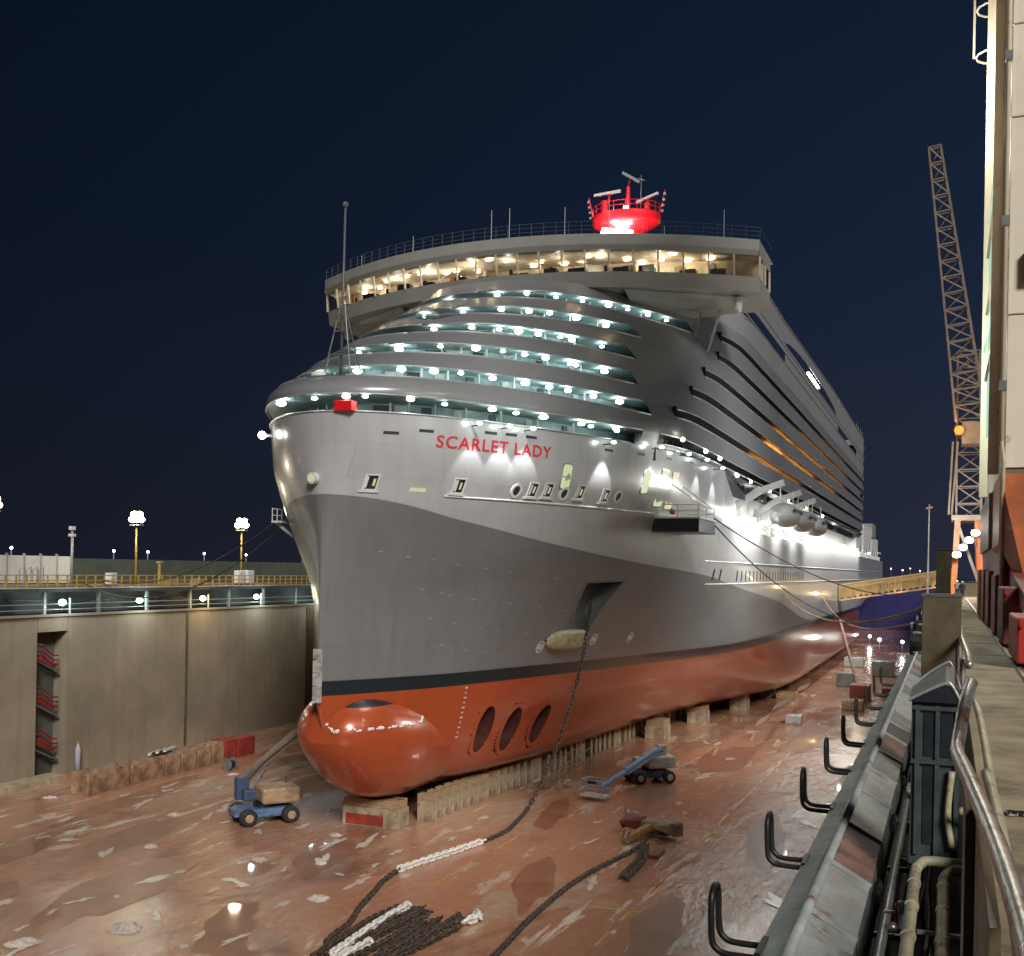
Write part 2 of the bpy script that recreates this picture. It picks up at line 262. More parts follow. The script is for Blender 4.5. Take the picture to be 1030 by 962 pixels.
# ------------------------------------------------------------------ helpers
col = scene.collection
class MB:
    def __init__(s): s.v = []; s.f = []; s.m = []
    def add(s, vs, fs, mi=0):
        k = len(s.v); s.v += [tuple(p) for p in vs]; s.f += [tuple(i+k for i in f) for f in fs]; s.m += [mi]*len(fs); return s
    def box(s, x0, x1, y0, y1, z0, z1, mi=0):
        return s.add([(x0, y0, z0), (x1, y0, z0), (x1, y1, z0), (x0, y1, z0), (x0, y0, z1), (x1, y0, z1), (x1, y1, z1), (x0, y1, z1)],
                     [(0, 3, 2, 1), (4, 5, 6, 7), (0, 1, 5, 4), (1, 2, 6, 5), (2, 3, 7, 6), (3, 0, 4, 7)], mi)
    def obox(s, c, ax, ay, az, mi=0):
        c, ax, ay, az = map(Vector, (c, ax, ay, az)); vs = []
        for k in (-1, 1):
            for i, j in ((-1, -1), (1, -1), (1, 1), (-1, 1)): vs.append(c+ax*i+ay*j+az*k)
        return s.add(vs, [(0, 3, 2, 1), (4, 5, 6, 7), (0, 1, 5, 4), (1, 2, 6, 5), (2, 3, 7, 6), (3, 0, 4, 7)], mi)
    def tube(s, pts, r, seg=8, mi=0, closed=False, cap=True):
        pts = [Vector(p) for p in pts]; rings = []; N = len(pts)
        rs = r if isinstance(r, (list, tuple)) else [r]*N; up = None
        for i, p in enumerate(pts):
            a = pts[(i-1) % N] if (closed or i) else p; bb = pts[(i+1) % N] if (closed or i < N-1) else p
            d = (bb-a).normalized()
            if up is None:
                up = Vector((0, 0, 1)) if abs(d.z) < .9 else Vector((1, 0, 0))
            u = d.cross(up)
            if u.length < 1e-4: u = d.cross(Vector((1, .3, .2)))
            u.normalize(); w = u.cross(d).normalized(); up = w
            rings.append([p+(u*math.cos(2*math.pi*k/seg)+w*math.sin(2*math.pi*k/seg))*rs[i] for k in range(seg)])
        vs = [q for rg_ in rings for q in rg_]; fs = []
        for i in range(N if closed else N-1):
            j = (i+1) % N
            for k in range(seg): fs.append((i*seg+k, i*seg+(k+1) % seg, j*seg+(k+1) % seg, j*seg+k))
        if cap and not closed: fs += [tuple(range(seg-1, -1, -1)), tuple((N-1)*seg+k for k in range(seg))]
        return s.add(vs, fs, mi)
    def bar(s, a, b_, w, mi=0):
        a, b_ = Vector(a), Vector(b_); d = b_-a; l = d.length; d.normalize()
        up = Vector((0, 0, 1)) if abs(d.z) < .95 else Vector((1, 0, 0))
        u = d.cross(up).normalized(); v = u.cross(d)
        w2 = w if isinstance(w, (list, tuple)) else (w, w)
        return s.obox((a+b_)/2, u*w2[0]/2, v*w2[1]/2, d*l/2, mi)
    def cyl(s, a, b_, r, seg=14, mi=0): return s.tube([a, b_], r, seg, mi)
    def disc(s, c, nrm, r, seg=16, mi=0):
        c, nrm = Vector(c), Vector(nrm).normalized(); u = nrm.orthogonal().normalized(); w = nrm.cross(u)
        return s.add([c+(u*math.cos(2*math.pi*k/seg)+w*math.sin(2*math.pi*k/seg))*r for k in range(seg)], [tuple(range(seg))], mi)
    def sphere(s, c, r, seg=10, rings=6, mi=0, sc_=(1, 1, 1)):
        vs = []; fs = []
        for i in range(rings+1):
            th = math.pi*i/rings
            for k in range(seg):
                ph = 2*math.pi*k/seg; vs.append((c[0]+r*sc_[0]*math.sin(th)*math.cos(ph), c[1]+r*sc_[1]*math.sin(th)*math.sin(ph), c[2]+r*sc_[2]*math.cos(th)))
        for i in range(rings):
            for k in range(seg): fs.append((i*seg+k, (i+1)*seg+k, (i+1)*seg+(k+1) % seg, i*seg+(k+1) % seg))
        return s.add(vs, fs, mi)
    def grid(s, rows, mi=0, flip=False, skip=None):
        nr_, nc = len(rows), len(rows[0]); vs = [p for r_ in rows for p in r_]; fs = []
        for i in range(nr_-1):
            for j in range(nc-1):
                if skip and skip(i, j): continue
                q = (i*nc+j, i*nc+j+1, (i+1)*nc+j+1, (i+1)*nc+j); fs.append(q[::-1] if flip else q)
        return s.add(vs, fs, mi)
    def build(s, name, mats, parent=None, smooth=False, bevel=0, loc=None):
        me = bpy.data.meshes.new(name); me.from_pydata(s.v, [], s.f)
        if isinstance(mats, str): mats = [mats]
        for m_ in mats: me.materials.append(M[m_])
        me.polygons.foreach_set('material_index', s.m)
        if smooth: me.polygons.foreach_set('use_smooth', [True]*len(s.f))
        me.update(); me.validate()
        o = bpy.data.objects.new(name, me); col.objects.link(o)
        if parent: o.parent = parent
        if loc: o.location = loc
        if bevel:
            md = o.modifiers.new('bevel', 'BEVEL'); md.width = bevel; md.segments = 2; md.limit_method = 'ANGLE'
        if smooth:
            pass
        return o
def tag(o, label=None, cat=None, group=None, kind=None):
    if label: o['label'] = label
    if cat: o['category'] = cat
    if group: o['group'] = group
    if kind: o['kind'] = kind
    return o
def thing(name, label, cat, loc=(0, 0, 0), group=None, rz=0):
    o = bpy.data.objects.new(name, None); col.objects.link(o); o.location = loc; o.rotation_euler = (0, 0, rz); o.empty_display_size = .5
    return tag(o, label, cat, group)
def dup(o, parent=None):
    c_ = o.copy(); col.objects.link(c_)
    if parent: c_.parent = parent
    for ch in list(o.children): dup(ch, c_)
    return c_
def autosmooth(o, ang=35):
    me = o.data; bm = bmesh.new(); bm.from_mesh(me)
    for e_ in bm.edges:
        e_.smooth = not (len(e_.link_faces) == 2 and e_.calc_face_angle(0) > R(ang))
    for f_ in bm.faces: f_.smooth = True
    bm.to_mesh(me); bm.free(); return o
def point(loc, power, color=(1, 1, 1), rad=.15, parent=None, name='lamp_light'):
    l = bpy.data.lights.new(name, 'POINT'); l.energy = power; l.color = color; l.shadow_soft_size = rad
    o = bpy.data.objects.new(name, l); col.objects.link(o); o.location = loc
    if parent: o.parent = parent
    return o
def spot(loc, direction, power, ang=70, color=(1, 1, 1), rad=.1, blend=.5, parent=None, name='spot_light'):
    l = bpy.data.lights.new(name, 'SPOT'); l.energy = power; l.color = color; l.shadow_soft_size = rad; l.spot_size = R(ang); l.spot_blend = blend
    o = bpy.data.objects.new(name, l); col.objects.link(o); o.location = loc; o.rotation_euler = Vector(direction).to_track_quat('-Z', 'Y').to_euler()
    if parent: o.parent = parent
    return o

# ------------------------------------------------------------------ hull form (half-breadths)
HD=[0,.25,1,3,6,10,15,20,30,40,50,60,70,85,100,120,360]
HT={2.2:[0,.1,.3,.9,1.8,3,4,4.8,5.8,6.5,7.4,8.5,10.5,14,17,17.8,18],
3.5:[0,.3,.8,1.9,3.2,4.6,5.8,6.6,7.6,8.4,9.4,10.8,12.6,16,18.4,18.9,19],
6:[0,.3,.8,1.9,3.3,4.8,6,7,8.4,9.9,11.6,13.4,15.2,17.6,18.9,19,19],
9:[0,.3,.8,1.9,3.3,4.9,6.4,7.7,10,12,14,15.9,17.4,18.7,19,19,19],
11.9:[0,.3,.8,1.9,3.4,5.2,6.8,8.2,11.2,13.7,16.2,18,18.8,19,19,19,19],
15:[0,.3,.85,2.1,3.8,5.8,7.7,9.4,12.5,15,17,18.4,18.9,19,19,19,19],
18:[0,.32,.95,2.5,4.4,6.6,8.8,10.7,13.9,16.3,17.9,18.7,19,19,19,19,19],
21.5:[0,.5,1.4,3.4,5.8,8.3,10.6,12.6,15.6,17.5,18.6,19,19,19,19,19,19],
25:[0,1.0,2.4,4.9,7.3,9.8,12.1,14,16.6,18.2,18.9,19,19,19,19,19,19],
28:[0,1.5,3.1,5.6,8.1,10.6,13.0,14.9,17.7,18.8,19,19,19,19,19,19,19],
31:[0,1.68,3.36,5.82,8.23,10.6,13.0,15.0,17.9,18.85,19,19,19,19,19,19,19]}
HZ=sorted(HT)
def _slopes(x,y):
    n=len(x);h=np.diff(x);d=np.diff(y)/h;m=np.zeros(n)
    m[0]=d[0];m[-1]=d[-1]
    for i in range(1,n-1):
        if d[i-1]*d[i]>0:
            w1=2*h[i]+h[i-1];w2=h[i]+2*h[i-1];m[i]=(w1+w2)/(w1/d[i-1]+w2/d[i])
    return m
def pchip(x,y):
    x=np.array(x,float);y=np.array(y,float);m=_slopes(x,y);xl=list(x)
    def f(v):
        if v<=x[0]: return float(y[0])
        if v>=x[-1]: return float(y[-1])
        i=bisect.bisect_right(xl,v)-1;h=x[i+1]-x[i];t=(v-x[i])/h
        return float((1+2*t)*(1-t)**2*y[i]+t*(1-t)**2*h*m[i]+t*t*(3-2*t)*y[i+1]+t*t*(t-1)*h*m[i+1])
    return f
_ROW=[pchip([math.sqrt(d) for d in HD],HT[z]) for z in HZ]
YS=pchip([2.2,3,4.5,6.5,9,11,25,31],[9.5,7.5,4.5,1.5,0,-.4,-.4,-.9])
def hb(y,z):
    d=y-YS(z)
    if d<=0: return 0.
    sd=math.sqrt(d);vals=[r(sd) for r in _ROW]
    i=min(max(bisect.bisect_right(HZ,z)-1,0),len(HZ)-2)
    # local cubic through neighbours (pchip on 4 pts)
    a=max(0,i-1);b=min(len(HZ),i+3)
    v=pchip(HZ[a:b],vals[a:b])(z)
    if y>225 and z<16:
        k=min(1,(y-225)/110)*min(1,max(0,(16-z)/6)); v*=1-.75*k*k
    return v

# ================================================================== SETTING
WX = -77.0      # face of the far dock wall
def struct(name, mb, mt, parent=None, **k):
    o = mb.build(name, mt, parent, **k)
    if not parent: o['kind'] = 'structure'
    return o
floor = struct('dock_floor', MB().add([(WX-3, -30, 0), (-1.2, -30, 0), (-1.2, 430, 0), (WX-3, 430, 0)], [(0, 1, 2, 3)]), 'wet_floor')
tag(floor, 'wet red-brown silt-covered concrete floor of the dry dock')
# worn yellow setting-out lines on the floor
for (x, y0, y1, seg, gap) in ((-17.4, 40, 150, 5.2, 2.4), (-30.2, 62, 150, 7, 3.5), (-8.5, 40, 170, 6, 5)):
    y = y0
    while y < y1:
        l = seg*rnd.uniform(.5, 1.0); mb = MB(); xx = x+(y-50)*.015
        mb.add([(xx-.09, y, .004), (xx+.09, y, .004), (xx+.09+.015*l, y+l, .004), (xx-.09+.015*l, y+l, .004)], [(0, 1, 2, 3)])
        mb.build('painted_line', 'yellow_paint', floor); y += l+gap*rnd.uniform(.4, 1.3)
for y in (62.5, 84, 108):
    MB().add([(-19.5, y, .004), (-13.5, y+.3, .004), (-13.5, y+.45, .004), (-19.5, y+.15, .004)], [(0, 1, 2, 3)]).build('painted_line', 'yellow_paint', floor)
prnd = random.Random(31)
def blob(L_, W_, rough_=.22, k=44):
    ph = [prnd.uniform(0, 6.28) for _ in range(7)]; am = [rough_*prnd.uniform(.3, 1)/(i+1)**.7 for i in range(7)]; o_ = []
    for i in range(k):
        a = 2*math.pi*i/k; r_ = max(.25, 1+sum(am[j]*math.sin((j+2)*a+ph[j]) for j in range(7))); o_.append((W_*r_*math.cos(a), L_*r_*math.sin(a), 0))
    return MB().add([(0, 0, 0)]+o_, [(0, 1+i, 1+(i+1) % k) for i in range(k)])
for pi_, (x, y, L_, W_, rz_) in enumerate(((-47, 53, 6.5, 3.2, .25), (-55, 63, 5.5, 2.2, .15), (-40, 66, 4.0, 2.4, .3), (-64, 74, 7, 2.0, .1), (-36.5, 50, 3.4, 2.0, .4), (-42.5, 62, 2.4, 1.2, .2), (-24.5, 66, 4.5, 1.6, .2), (-15, 60, 5, 1.8, .1), (-25, 98, 7, 2.6, .1), (-22, 118, 8, 3, .1), (-12.5, 84, 6, 2, .1), (-30, 85, 4, 1.5, .2), (-8, 110, 9, 2, .05), (-16, 140, 10, 3, .05), (-52, 46, 4, 2, .3), (-59, 56, 4, 1.6, .2), (-12, 46, 4, 2.2, .3), (-33, 44, 3, 1.8, .1))):
    o = blob(L_*1.25, W_*.8).build('puddle', 'puddle_water', floor); o.location = (x, y, .006+.0007*pi_); o.rotation_euler.z = rz_
rm_ = [blob(1, 1, .5, 30).build('glint_residue_patch', 'glint_residue', floor) for _ in range(6)]  # thin pale sheets drawn as lamp glints and foam-white patches
for i in range(95):
    src = rm_[i % 6]; o = src if i < 6 else src.copy()
    if i >= 6: col.objects.link(o)
    if i < 70: x, y = prnd.uniform(-66, -33), prnd.uniform(42, 82)
    else: x, y = prnd.uniform(-30, -6), prnd.uniform(44, 130)
    s_ = prnd.uniform(.12, .42); o.location = (x, y, .022+.0003*i); o.scale = (s_, s_*prnd.uniform(1.5, 4.5), 1); o.rotation_euler.z = prnd.gauss(.2, .35)
struct('quay_left', MB().add([(-900, -30, 17.5), (WX-.6, -30, 17.5), (WX-.6, 430, 17.5), (-900, 430, 17.5)], [(0, 1, 2, 3)]), 'asphalt')['label'] = 'asphalt quay top beyond the far dock wall'
q = MB(); q.box(.32, 400, -30, 430, 16.0, 18.0)
struct('quay_right', q, 'quay_concrete')['label'] = 'worn concrete quay walkway beside the crane'
struct('sea', MB().add([(-3500, 432, 9), (3500, 432, 9), (3500, 6000, 9), (-3500, 6000, 9)], [(0, 1, 2, 3)]), 'sea_water')['label'] = 'dark sea beyond the dock gate'
struct('hills', MB().grid([[(x, 2600, 8) for x in range(-1400, 1500, 100)], [(x, 2600, 8+7*abs(math.sin(x*.0031))+5*abs(math.sin(x*.011))) for x in range(-1400, 1500, 100)], [(x, 2900, 8) for x in range(-1400, 1500, 100)]]), 'far_green')

# ---- near dock wall (under the photographer) and its concrete coping
w = thing('dock_wall', 'concrete dock wall below the steel gutter with hooks', 'wall', (0, 0, 0))
MB().box(-1.2, .3, -30, 430, 0, 16.4).build('wall_face', 'concrete', w)
# ---- far dock wall
w = thing('dock_wall', 'tall beige concrete dock wall with a red stair recess', 'wall', (WX, 0, 0))
joints = [-30, 24, 60, 76.0, 79.6, 96.9, 121, 146, 172, 200, 240, 290, 350, 430]
for a, b_ in zip(joints[:-1], joints[1:]):
    if a == 76.0:
        MB().box(-1.6, 0, a, b_, 13.5, 14.9).build('lintel', 'concrete', w, loc=None)
        continue
    m_ = MB().box(-1.6, rnd.uniform(-.03, .03), a+.05, b_-.05, 0, 14.9)
    m_.build('wall_panel', 'concrete', w)
MB().box(-2.6, -1.6, -30, 430, 0, 14.9).build('back_wall', 'concrete_dark', w)
MB().box(-.02, .10, 96.72, 97.08, .2, 14.7).build('drain_channel', 'brown_plate', w)
MB().box(-.02, .10, 120.6, 122.4, .2, 14.7).build('drain_channel', 'brown_plate', w)
MB().box(-.2, .35, -30, 430, 14.9, 15.12).build('ledge', 'concrete', w)
MB().box(0, 2.2, -30, 77.5, 0, .45).build('footing', 'block_concrete', w)
# stairs with red rails zigzag in the recess
st = MB()
for i in range(3):
    z0 = 1.0+4.1*i
    st.obox((-.85, 77.75, z0+1.05), (.35, 0, 0), (0, 1.5, -.75), (0, .04, .08))
st.build('stair_flight', 'concrete_dark', w)
for i in range(3):
    z0 = 2.6+3.9*i
    for off in (0, .45, .9):
        mb = MB(); mb.tube([(-.35, 76.2, z0+1.1+off), (-.35, 76.9, z0+1.0+off), (-.35, 78.3, z0+off*.95), (-.35, 78.9, z0+off*.9)], .085, 6)
        mb.build('stair_rail', 'stair_red', w)
    mb = MB(); mb.obox((-.42, 77.5, z0+.35), (.05, 0, 0), (0, 1.15, -.5), (0, .08, .2)); mb.build('stair_stringer', 'stair_red', w)
# service gallery above the wall
gal = thing('service_gallery', 'open service gallery with lamps and rails along the far dock wall', 'gallery', (WX, 0, 15.1))
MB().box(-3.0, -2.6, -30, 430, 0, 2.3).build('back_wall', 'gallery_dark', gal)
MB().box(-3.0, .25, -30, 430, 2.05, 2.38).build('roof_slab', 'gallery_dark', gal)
MB().box(-.3, .34, -30, 430, 2.381, 2.46).build('kerb', 'pale_steel', gal)
y = 56
while y < 200:
    MB().box(-.3, -.02, y, y+.28, 0, 2.05).build('post', 'grey_steel', gal); y += 6.9
for z in (.45, .95):
    MB().tube([(0.1, -20, z), (.1, 420, z)], .035, 6).build('rail', 'pale_steel', gal)
for i in range(14):
    yy = 64+i*9+rnd.uniform(-2, 2); MB().tube([(-2.4, yy, .7+rnd.uniform(0, .8)), (-2.4, yy+rnd.uniform(2, 6), .8+rnd.uniform(0, .6))], .06, 6).build('pipe', 'grey_steel', gal)
for y, kind in ((78.8, 0), (89.26, 0), (99.46, 1), (109.5, 0), (122.66, 0), (136, 0), (64, 0)):
    lm = MB(); lm.sphere((.1, y, 1.08), .30, 12, 8, 0, (1, 1.2, 1)); o = lm.build('gallery_lamp', 'lamp_gold' if kind else 'lamp_cool', gal, smooth=True)
    MB().box(.02, .18, y+.9, y+1.0, -.1, 1.5).build('lamp_post', 'pale_steel', gal)
    point((WX+2.4, y, 15.7), 230, (1, .75, .4) if kind else (.85, 1, .95), .3)

# ---- things on the far quay
def lamp_mast(x, y, h, label):
    t_ = thing('lamp_mast', label, 'lamp post', (x, y, 17.5), 'floodlight masts on the far quay')
    MB().tube([(0, 0, 0), (0, 0, h-.9)], [.16, .09], 10).build('pole', 'yellow_paint', t_, smooth=True)
    MB().box(-.7, .7, -.35, .35, h-1.0, h-.86).build('crossarm', 'grey_steel', t_)
    for i, (dx, dz, tl) in enumerate(((-.62, .0, -.5), (0, .05, 0), (.62, .0, .5), (-.35, .62, -.3), (.35, .62, .3))):
        f_ = Vector((.75*math.cos(tl)-.1, -.65+.6*tl, -.28)).normalized(); u = f_.cross(Vector((0, 0, 1))).normalized(); v = u.cross(f_); c_ = Vector((dx, 0, h-.25+dz))
        hd = MB().obox(c_, u*.33, v*.25, f_*.14).build('floodlight', 'grey_steel', t_); k_ = c_+f_*.145
        MB().add([k_-u*.31-v*.23, k_+u*.31-v*.23, k_+u*.31+v*.23, k_-u*.31+v*.23], [(0, 1, 2, 3)]).add([k_+f_*.004+u*.42*math.cos(q2)+v*.36*math.sin(q2) for q2 in [2*math.pi*j/16 for j in range(16)]], [tuple(range(16))]).build('flood_glass', 'lamp_gold', hd)
    point((x+.4, y-.6, 17.5+h), 1500, (1, .86, .62), .6)
lamp_mast(-88, 101.4, 7.8, 'tall floodlight mast behind the yellow railing, beside the brown pallets')
lamp_mast(-88, 121.7, 8.0, 'tall floodlight mast close to the white cabinets and the bow')
lamp_mast(-88.6, 81.4, 8.3, 'floodlight mast behind the white fence, cut by the picture edge')
t_ = thing('camera_mast', 'slim pale mast at the end of the white fence', 'mast', (-88, 91.4, 17.5))
MB().tube([(0, 0, 0), (0, 0, 6)], [.17, .12], 10).build('pole', 'pale_steel', t_, smooth=True)
MB().box(-.35, .35, -.2, .2, 5.2, 5.5).build('camera_box', 'white_paint', t_); MB().box(-.25, .25, -.25, .25, 5.9, 6.3).build('camera_box', 'white_paint', t_)
t_ = thing('white_fence', 'tall white panel fence on the far quay', 'fence', (-92, 0, 17.5))
for i in range(12):
    y = 68+i*2.3
    MB().box(-.06, .06, y+.04, y+2.26, .1, 3.05).build('fence_panel', 'fence_white', t_)
    MB().box(-.12, .12, y-.09, y+.09, 0, 3.3).build('fence_post', 'pale_steel', t_)
t_ = thing('boundary_wall', 'long dull green wall behind the yellow railing', 'wall', (-112, 0, 17.5))
for i in range(16):
    MB().box(-.3, rnd.uniform(-.02, .02), 60+i*12, 71.9+i*12, 0, 2.9).build('wall_panel', 'far_green', t_)
for i, y in enumerate((92, 103, 121, 128, 141, 152, 169, 186)):
    t_ = tag(thing('street_lamp', 'small distant street lamp behind the green wall', 'street lamp', (-122, y*1.12, 17.5), 'small lamps behind the green wall'))
    MB().tube([(0, 0, 0), (0, 0, 4.1)], .09, 6).build('pole', 'pale_steel', t_); MB().sphere((0, 0, 4.2), .2, 8, 5).build('lamp_head', 'town_light', t_, smooth=True)
t_ = thing('quay_railing', 'yellow steel railing along the far quay edge', 'railing', (-79.5, 0, 17.5))
y = 62
while y < 170:
    MB().box(-.06, .06, y, y+.12, 0, 1.2).build('post', 'yellow_paint', t_); y += 1.25
for z in (.2, .62, 1.12): MB().box(-.04, .04, 62, 170, z, z+.1).build('rail', 'yellow_paint', t_)
y = 62
t_ = thing('bollard_post', 'short yellow post standing behind the railing', 'post', (-80.6, 96.6, 17.5)); MB().tube([(0, 0, 0), (0, 0, 2.5)], .16, 8).build('shaft', 'yellow_paint', t_); MB().box(-.3, .3, -.2, .2, 2.5, 2.7).build('head', 'pale_steel', t_)
for i, (y, h, wd, l) in enumerate(((112.5, 1.75, 1.3, 'white electrical cabinet beside the second floodlight mast'), (114.3, 1.8, 1.3, 'white electrical cabinet next to the railing end by the bow'), (90.2, 1.4, .9, 'pale switch box at the foot of the white fence'))):
    t_ = thing('electrical_cabinet', l, 'cabinet', (-81.5, y, 17.5)); MB().box(-.4, .4, -wd/2, wd/2, .12, h).build('body', 'white_paint', t_, bevel=.03); MB().box(.401, .42, -wd/2+.1, wd/2-.1, .25, h-.12).build('door', 'fence_white', t_); MB().box(-.35, .35, -wd/2+.05, wd/2-.05, 0, .12).build('plinth', 'concrete_dark', t_)
t_ = thing('bicycle_rack', 'grey tubular rack in front of the white fence', 'rack', (-84, 80.5, 17.5))
for k in range(4): MB().tube([(0, k*.8, 0), (0, k*.8, 1.6), (0, k*.8+.6, 1.9), (0, k*.8+.6, 0)], .05, 6).build('hoop', 'galvanised', t_)
for i, (y, s_, l) in enumerate(((104.5, .9, 'low brown pallet stack at the foot of the floodlight mast'), (99.5, .7, 'low brown pallet stack beside the yellow railing posts'))):
    t_ = thing('pallet_stack', l, 'pallets', (-81.5, y, 17.5))
    for k in range(4): MB().box(-.6, .6, -.8, .8, k*.2, k*.2+.15).build('pallet', 'block_timber', t_)

# ---- concrete blocks standing along the foot of the far wall
ys = [72.9, 78.3, 83.0, 85.3, 87.7, 90.0, 92.0, 94.2, 97.3]
names = ['end block of the row, closest to the stair recess', 'second block from the stair recess', 'third block from the stair recess', 'fourth block from the stair recess', 'fifth block from the stair recess', 'sixth block, next to the red one', 'red painted block second from the bow end', 'last block at the bow end of the row']
for i in range(8):
    red_ = i >= 6
    t_ = thing('ballast_block', ('stained concrete ballast block, ' if i < 6 else 'oxide red block, ')+names[i], 'block', (-69.0, (ys[i]+ys[i+1])/2, 0), 'ballast blocks below the far wall')
    h = 1.95+rnd.uniform(-.1, .1); l = (ys[i+1]-ys[i])/2-.12
    MB().box(-.95, .95, -l, l, 0, h).build('body', 'red_block' if red_ else 'wet_block', t_, bevel=.07)
    for sgn in (-.55, .55):
        MB().tube([(sgn*.6, sgn*l, h-.02), (sgn*.6, sgn*l, h+.14), (sgn*.6, sgn*l+.25, h+.14), (sgn*.6, sgn*l+.25, h-.02)], .03, 6).build('lifting_eye', 'rusty_steel', t_)
t_ = thing('timber_stack', 'dark timbers and white pipe offcuts lying on the blocks', 'timber', (-69.1, 84.0, 2.05))
for k in range(5): MB().obox((.1*k-.3, .4*k-1, .1+.03*k), (.11, .05, 0), (-.4, 1.2, 0), (0, 0, .09)).build('timber', 'black_steel' if k % 2 else 'white_paint', t_)
t_ = thing('cable_drum', 'dark cable drum on the floor near the red block', 'drum', (-64.7, 88.3, 0)); MB().cyl((0, -.45, .55), (0, .45, .55), .35, 16).build('core', 'cable_black', t_); [MB().cyl((0, s_*.5-.04, .6), (0, s_*.5+.04, .6), .6, 18).build('flange', 'grey_steel', t_) for s_ in (-1, 1)]
t_ = thing('gas_bottle', 'pale blue gas bottle standing against the far wall', 'gas bottle', (-76.4, 80.6, 0)); MB().tube([(0, 0, 0), (0, 0, 2.2), (0, 0, 2.5), (0, 0, 2.75)], [.26, .26, .16, .07], 12).build('body', 'pale_cloth', t_, smooth=True); MB().box(-.07, .07, -.07, .07, 2.7, 2.95).build('valve', 'yellow_paint', t_)

# ---- dock gate lit blue at the far end
t_ = thing('dock_gate', 'dock gate lit deep blue beyond the stern', 'gate', (0, 424, 0))
for i in range(9): MB().box(-77+i*8.5, -77+i*8.5+8.3, -.3, rnd.uniform(0, .1), 0, 16.8).build('gate_panel', 'gate_blue_glow', t_)
for x, pw in ((-16, 420), (-30, 200)):
    spot((x, 410, 12), (0, 1, -.25), pw, 120, (.06, .04, 1), .5, name='gate_light')
for i, (x, z) in enumerate(((-21, 2.5), (-11, 3), (-15, 5))):
    t_ = thing('work_light', ('white work light on a stand by the blue gate', 'white work light near the dock edge below the gangway', 'work light on a tall stand under the gangway')[i], 'work light', (x, 330-i*30, 0)); MB().tube([(0, 0, 0), (0, 0, z)], .1, 6).build('stand', 'grey_steel', t_); MB().sphere((0, 0, z), .4, 8, 6).build('lamp_head', 'lamp_white', t_); point((x, 329-i*30, z+.3), 250, (1, .95, .85), .3)
# far town lights across the water
for i, (x, z) in enumerate(((-205, 20), (-172, 24), (-158, 21), (-120, 26), (-96, 23), (-80, 27), (-60, 22))):
    t_ = tag(thing('town_lamp', 'tiny lamp on the far shore beyond the gangway', 'street lamp', (x, 2550, 9), 'lamps on the far shore')); MB().tube([(0, 0, 0), (0, 0, z)], .6, 5).build('pole', 'grey_steel', t_); MB().sphere((0, 0, z), .9+rnd.random()*.5, 8, 5).build('lamp_head', 'town_light', t_)

# ---- keel blocks under the ship
SX, SY = -41.4, 67.0
bk = thing('keel_block', 'concrete keel block with timber cap under the bow', 'keel block', (SX, SY+8, 0), 'keel blocks under the ship')
MB().box(-2.2, 2.6, -1.0, 1.0, 0, 1.45).build('base', 'block_concrete', bk, bevel=.05)
MB().box(-2.1, 2.5, -.9, .9, 1.451, 2.12).build('timber_cap', 'block_timber', bk, bevel=.03)
MB().box(-1.9, 1.4, -1.03, -1.0, .12, .95).build('red_plate', 'red_block', bk)
bk['label'] = 'front keel block with a red plate, right under the bulb'
sb = thing('keel_block', 'narrow concrete keel block in the long row under the keel', 'keel block', (SX, SY+11, 0), 'keel blocks under the ship')
MB().box(-.6, .75, -.42, .42, 0, 1.6).build('base', 'block_concrete', sb, bevel=.04); MB().box(-.6, .75, -.42, .42, 1.602, 2.15).build('timber_cap', 'block_timber', sb, bevel=.02)
k = 0; y = 11.0
while y < 150:
    for side in ((1,) if y < 12 else (1, -1)):
        x = (3.0+min(4, (y-10)*.055)); big = (k % 7 == 6)
        c_ = sb if (y == 11.0 and side == 1) else dup(sb)
        c_.location = (SX+side*x+rnd.uniform(-.06, .06), SY+y, 0); c_.scale = (rnd.uniform(.92, 1.05), 2.4 if big else 1.0, 1)
    y += (2.6 if big else 1.5) + (y > 60)*1.2; k += 1
for i, (x, y) in enumerate(((9, 62), (10.5, 78), (13, 95), (14, 115), (14, 135), (14, 160), (14, 185))):
    t_ = thing('bilge_block', ('tall bilge block under the port side, %s from the bow' % ('first', 'second', 'third', 'fourth', 'fifth', 'sixth', 'seventh')[i]), 'keel block', (SX+x, SY+y, 0), 'bilge blocks')
    MB().box(-1.2, 1.2, -1.6, 1.6, 0, 1.5).build('base', 'block_concrete', t_, bevel=.05); MB().box(-1.1, 1.1, -1.5, 1.5, 1.501, 2.3).build('timber_cap', 'block_timber', t_)

# ================================================================== CRUISE SHIP (local: x to port, y aft of the stem, z above dock floor)
ship = thing('cruise_ship', 'huge silver-grey cruise ship with red bottom standing in the dry dock', 'ship', (SX, SY, 0))
sweep = pchip([-2, .75, 7.25, 19.25, 28.75, 45.75, 59.5, 90, 130, 360], [25.4, 25.05, 23.6, 21.84, 20.92, 19.82, 18.47, 16.2, 12.2, 11.5])
dists = [0, .03, .1, .25, .5, .8, 1.2, 1.7, 2.3, 3, 3.8, 4.7, 5.7]
while dists[-1] < 32: dists.append(dists[-1]+.4)
while dists[-1] < 56: dists.append(dists[-1]+.9)
while dists[-1] < 120: dists.append(dists[-1]+3)
while dists[-1] < 345: dists.append(dists[-1]+9)
zs = [2.2, 2.35, 2.6, 3.0, 3.5, 4.1]+[4.5+.3*i for i in range(56)]+[21.5+.6*i for i in range(16)]; zs = [z for z in zs if z < 30.9]+[31.0]
PK = [(22.6, 19.1), (28.2, 19.25), (26.6, 16.6), (26.2, 14.3), (24.2, 14.3), (22.9, 16.6)]     # anchor pocket outline (y, z)
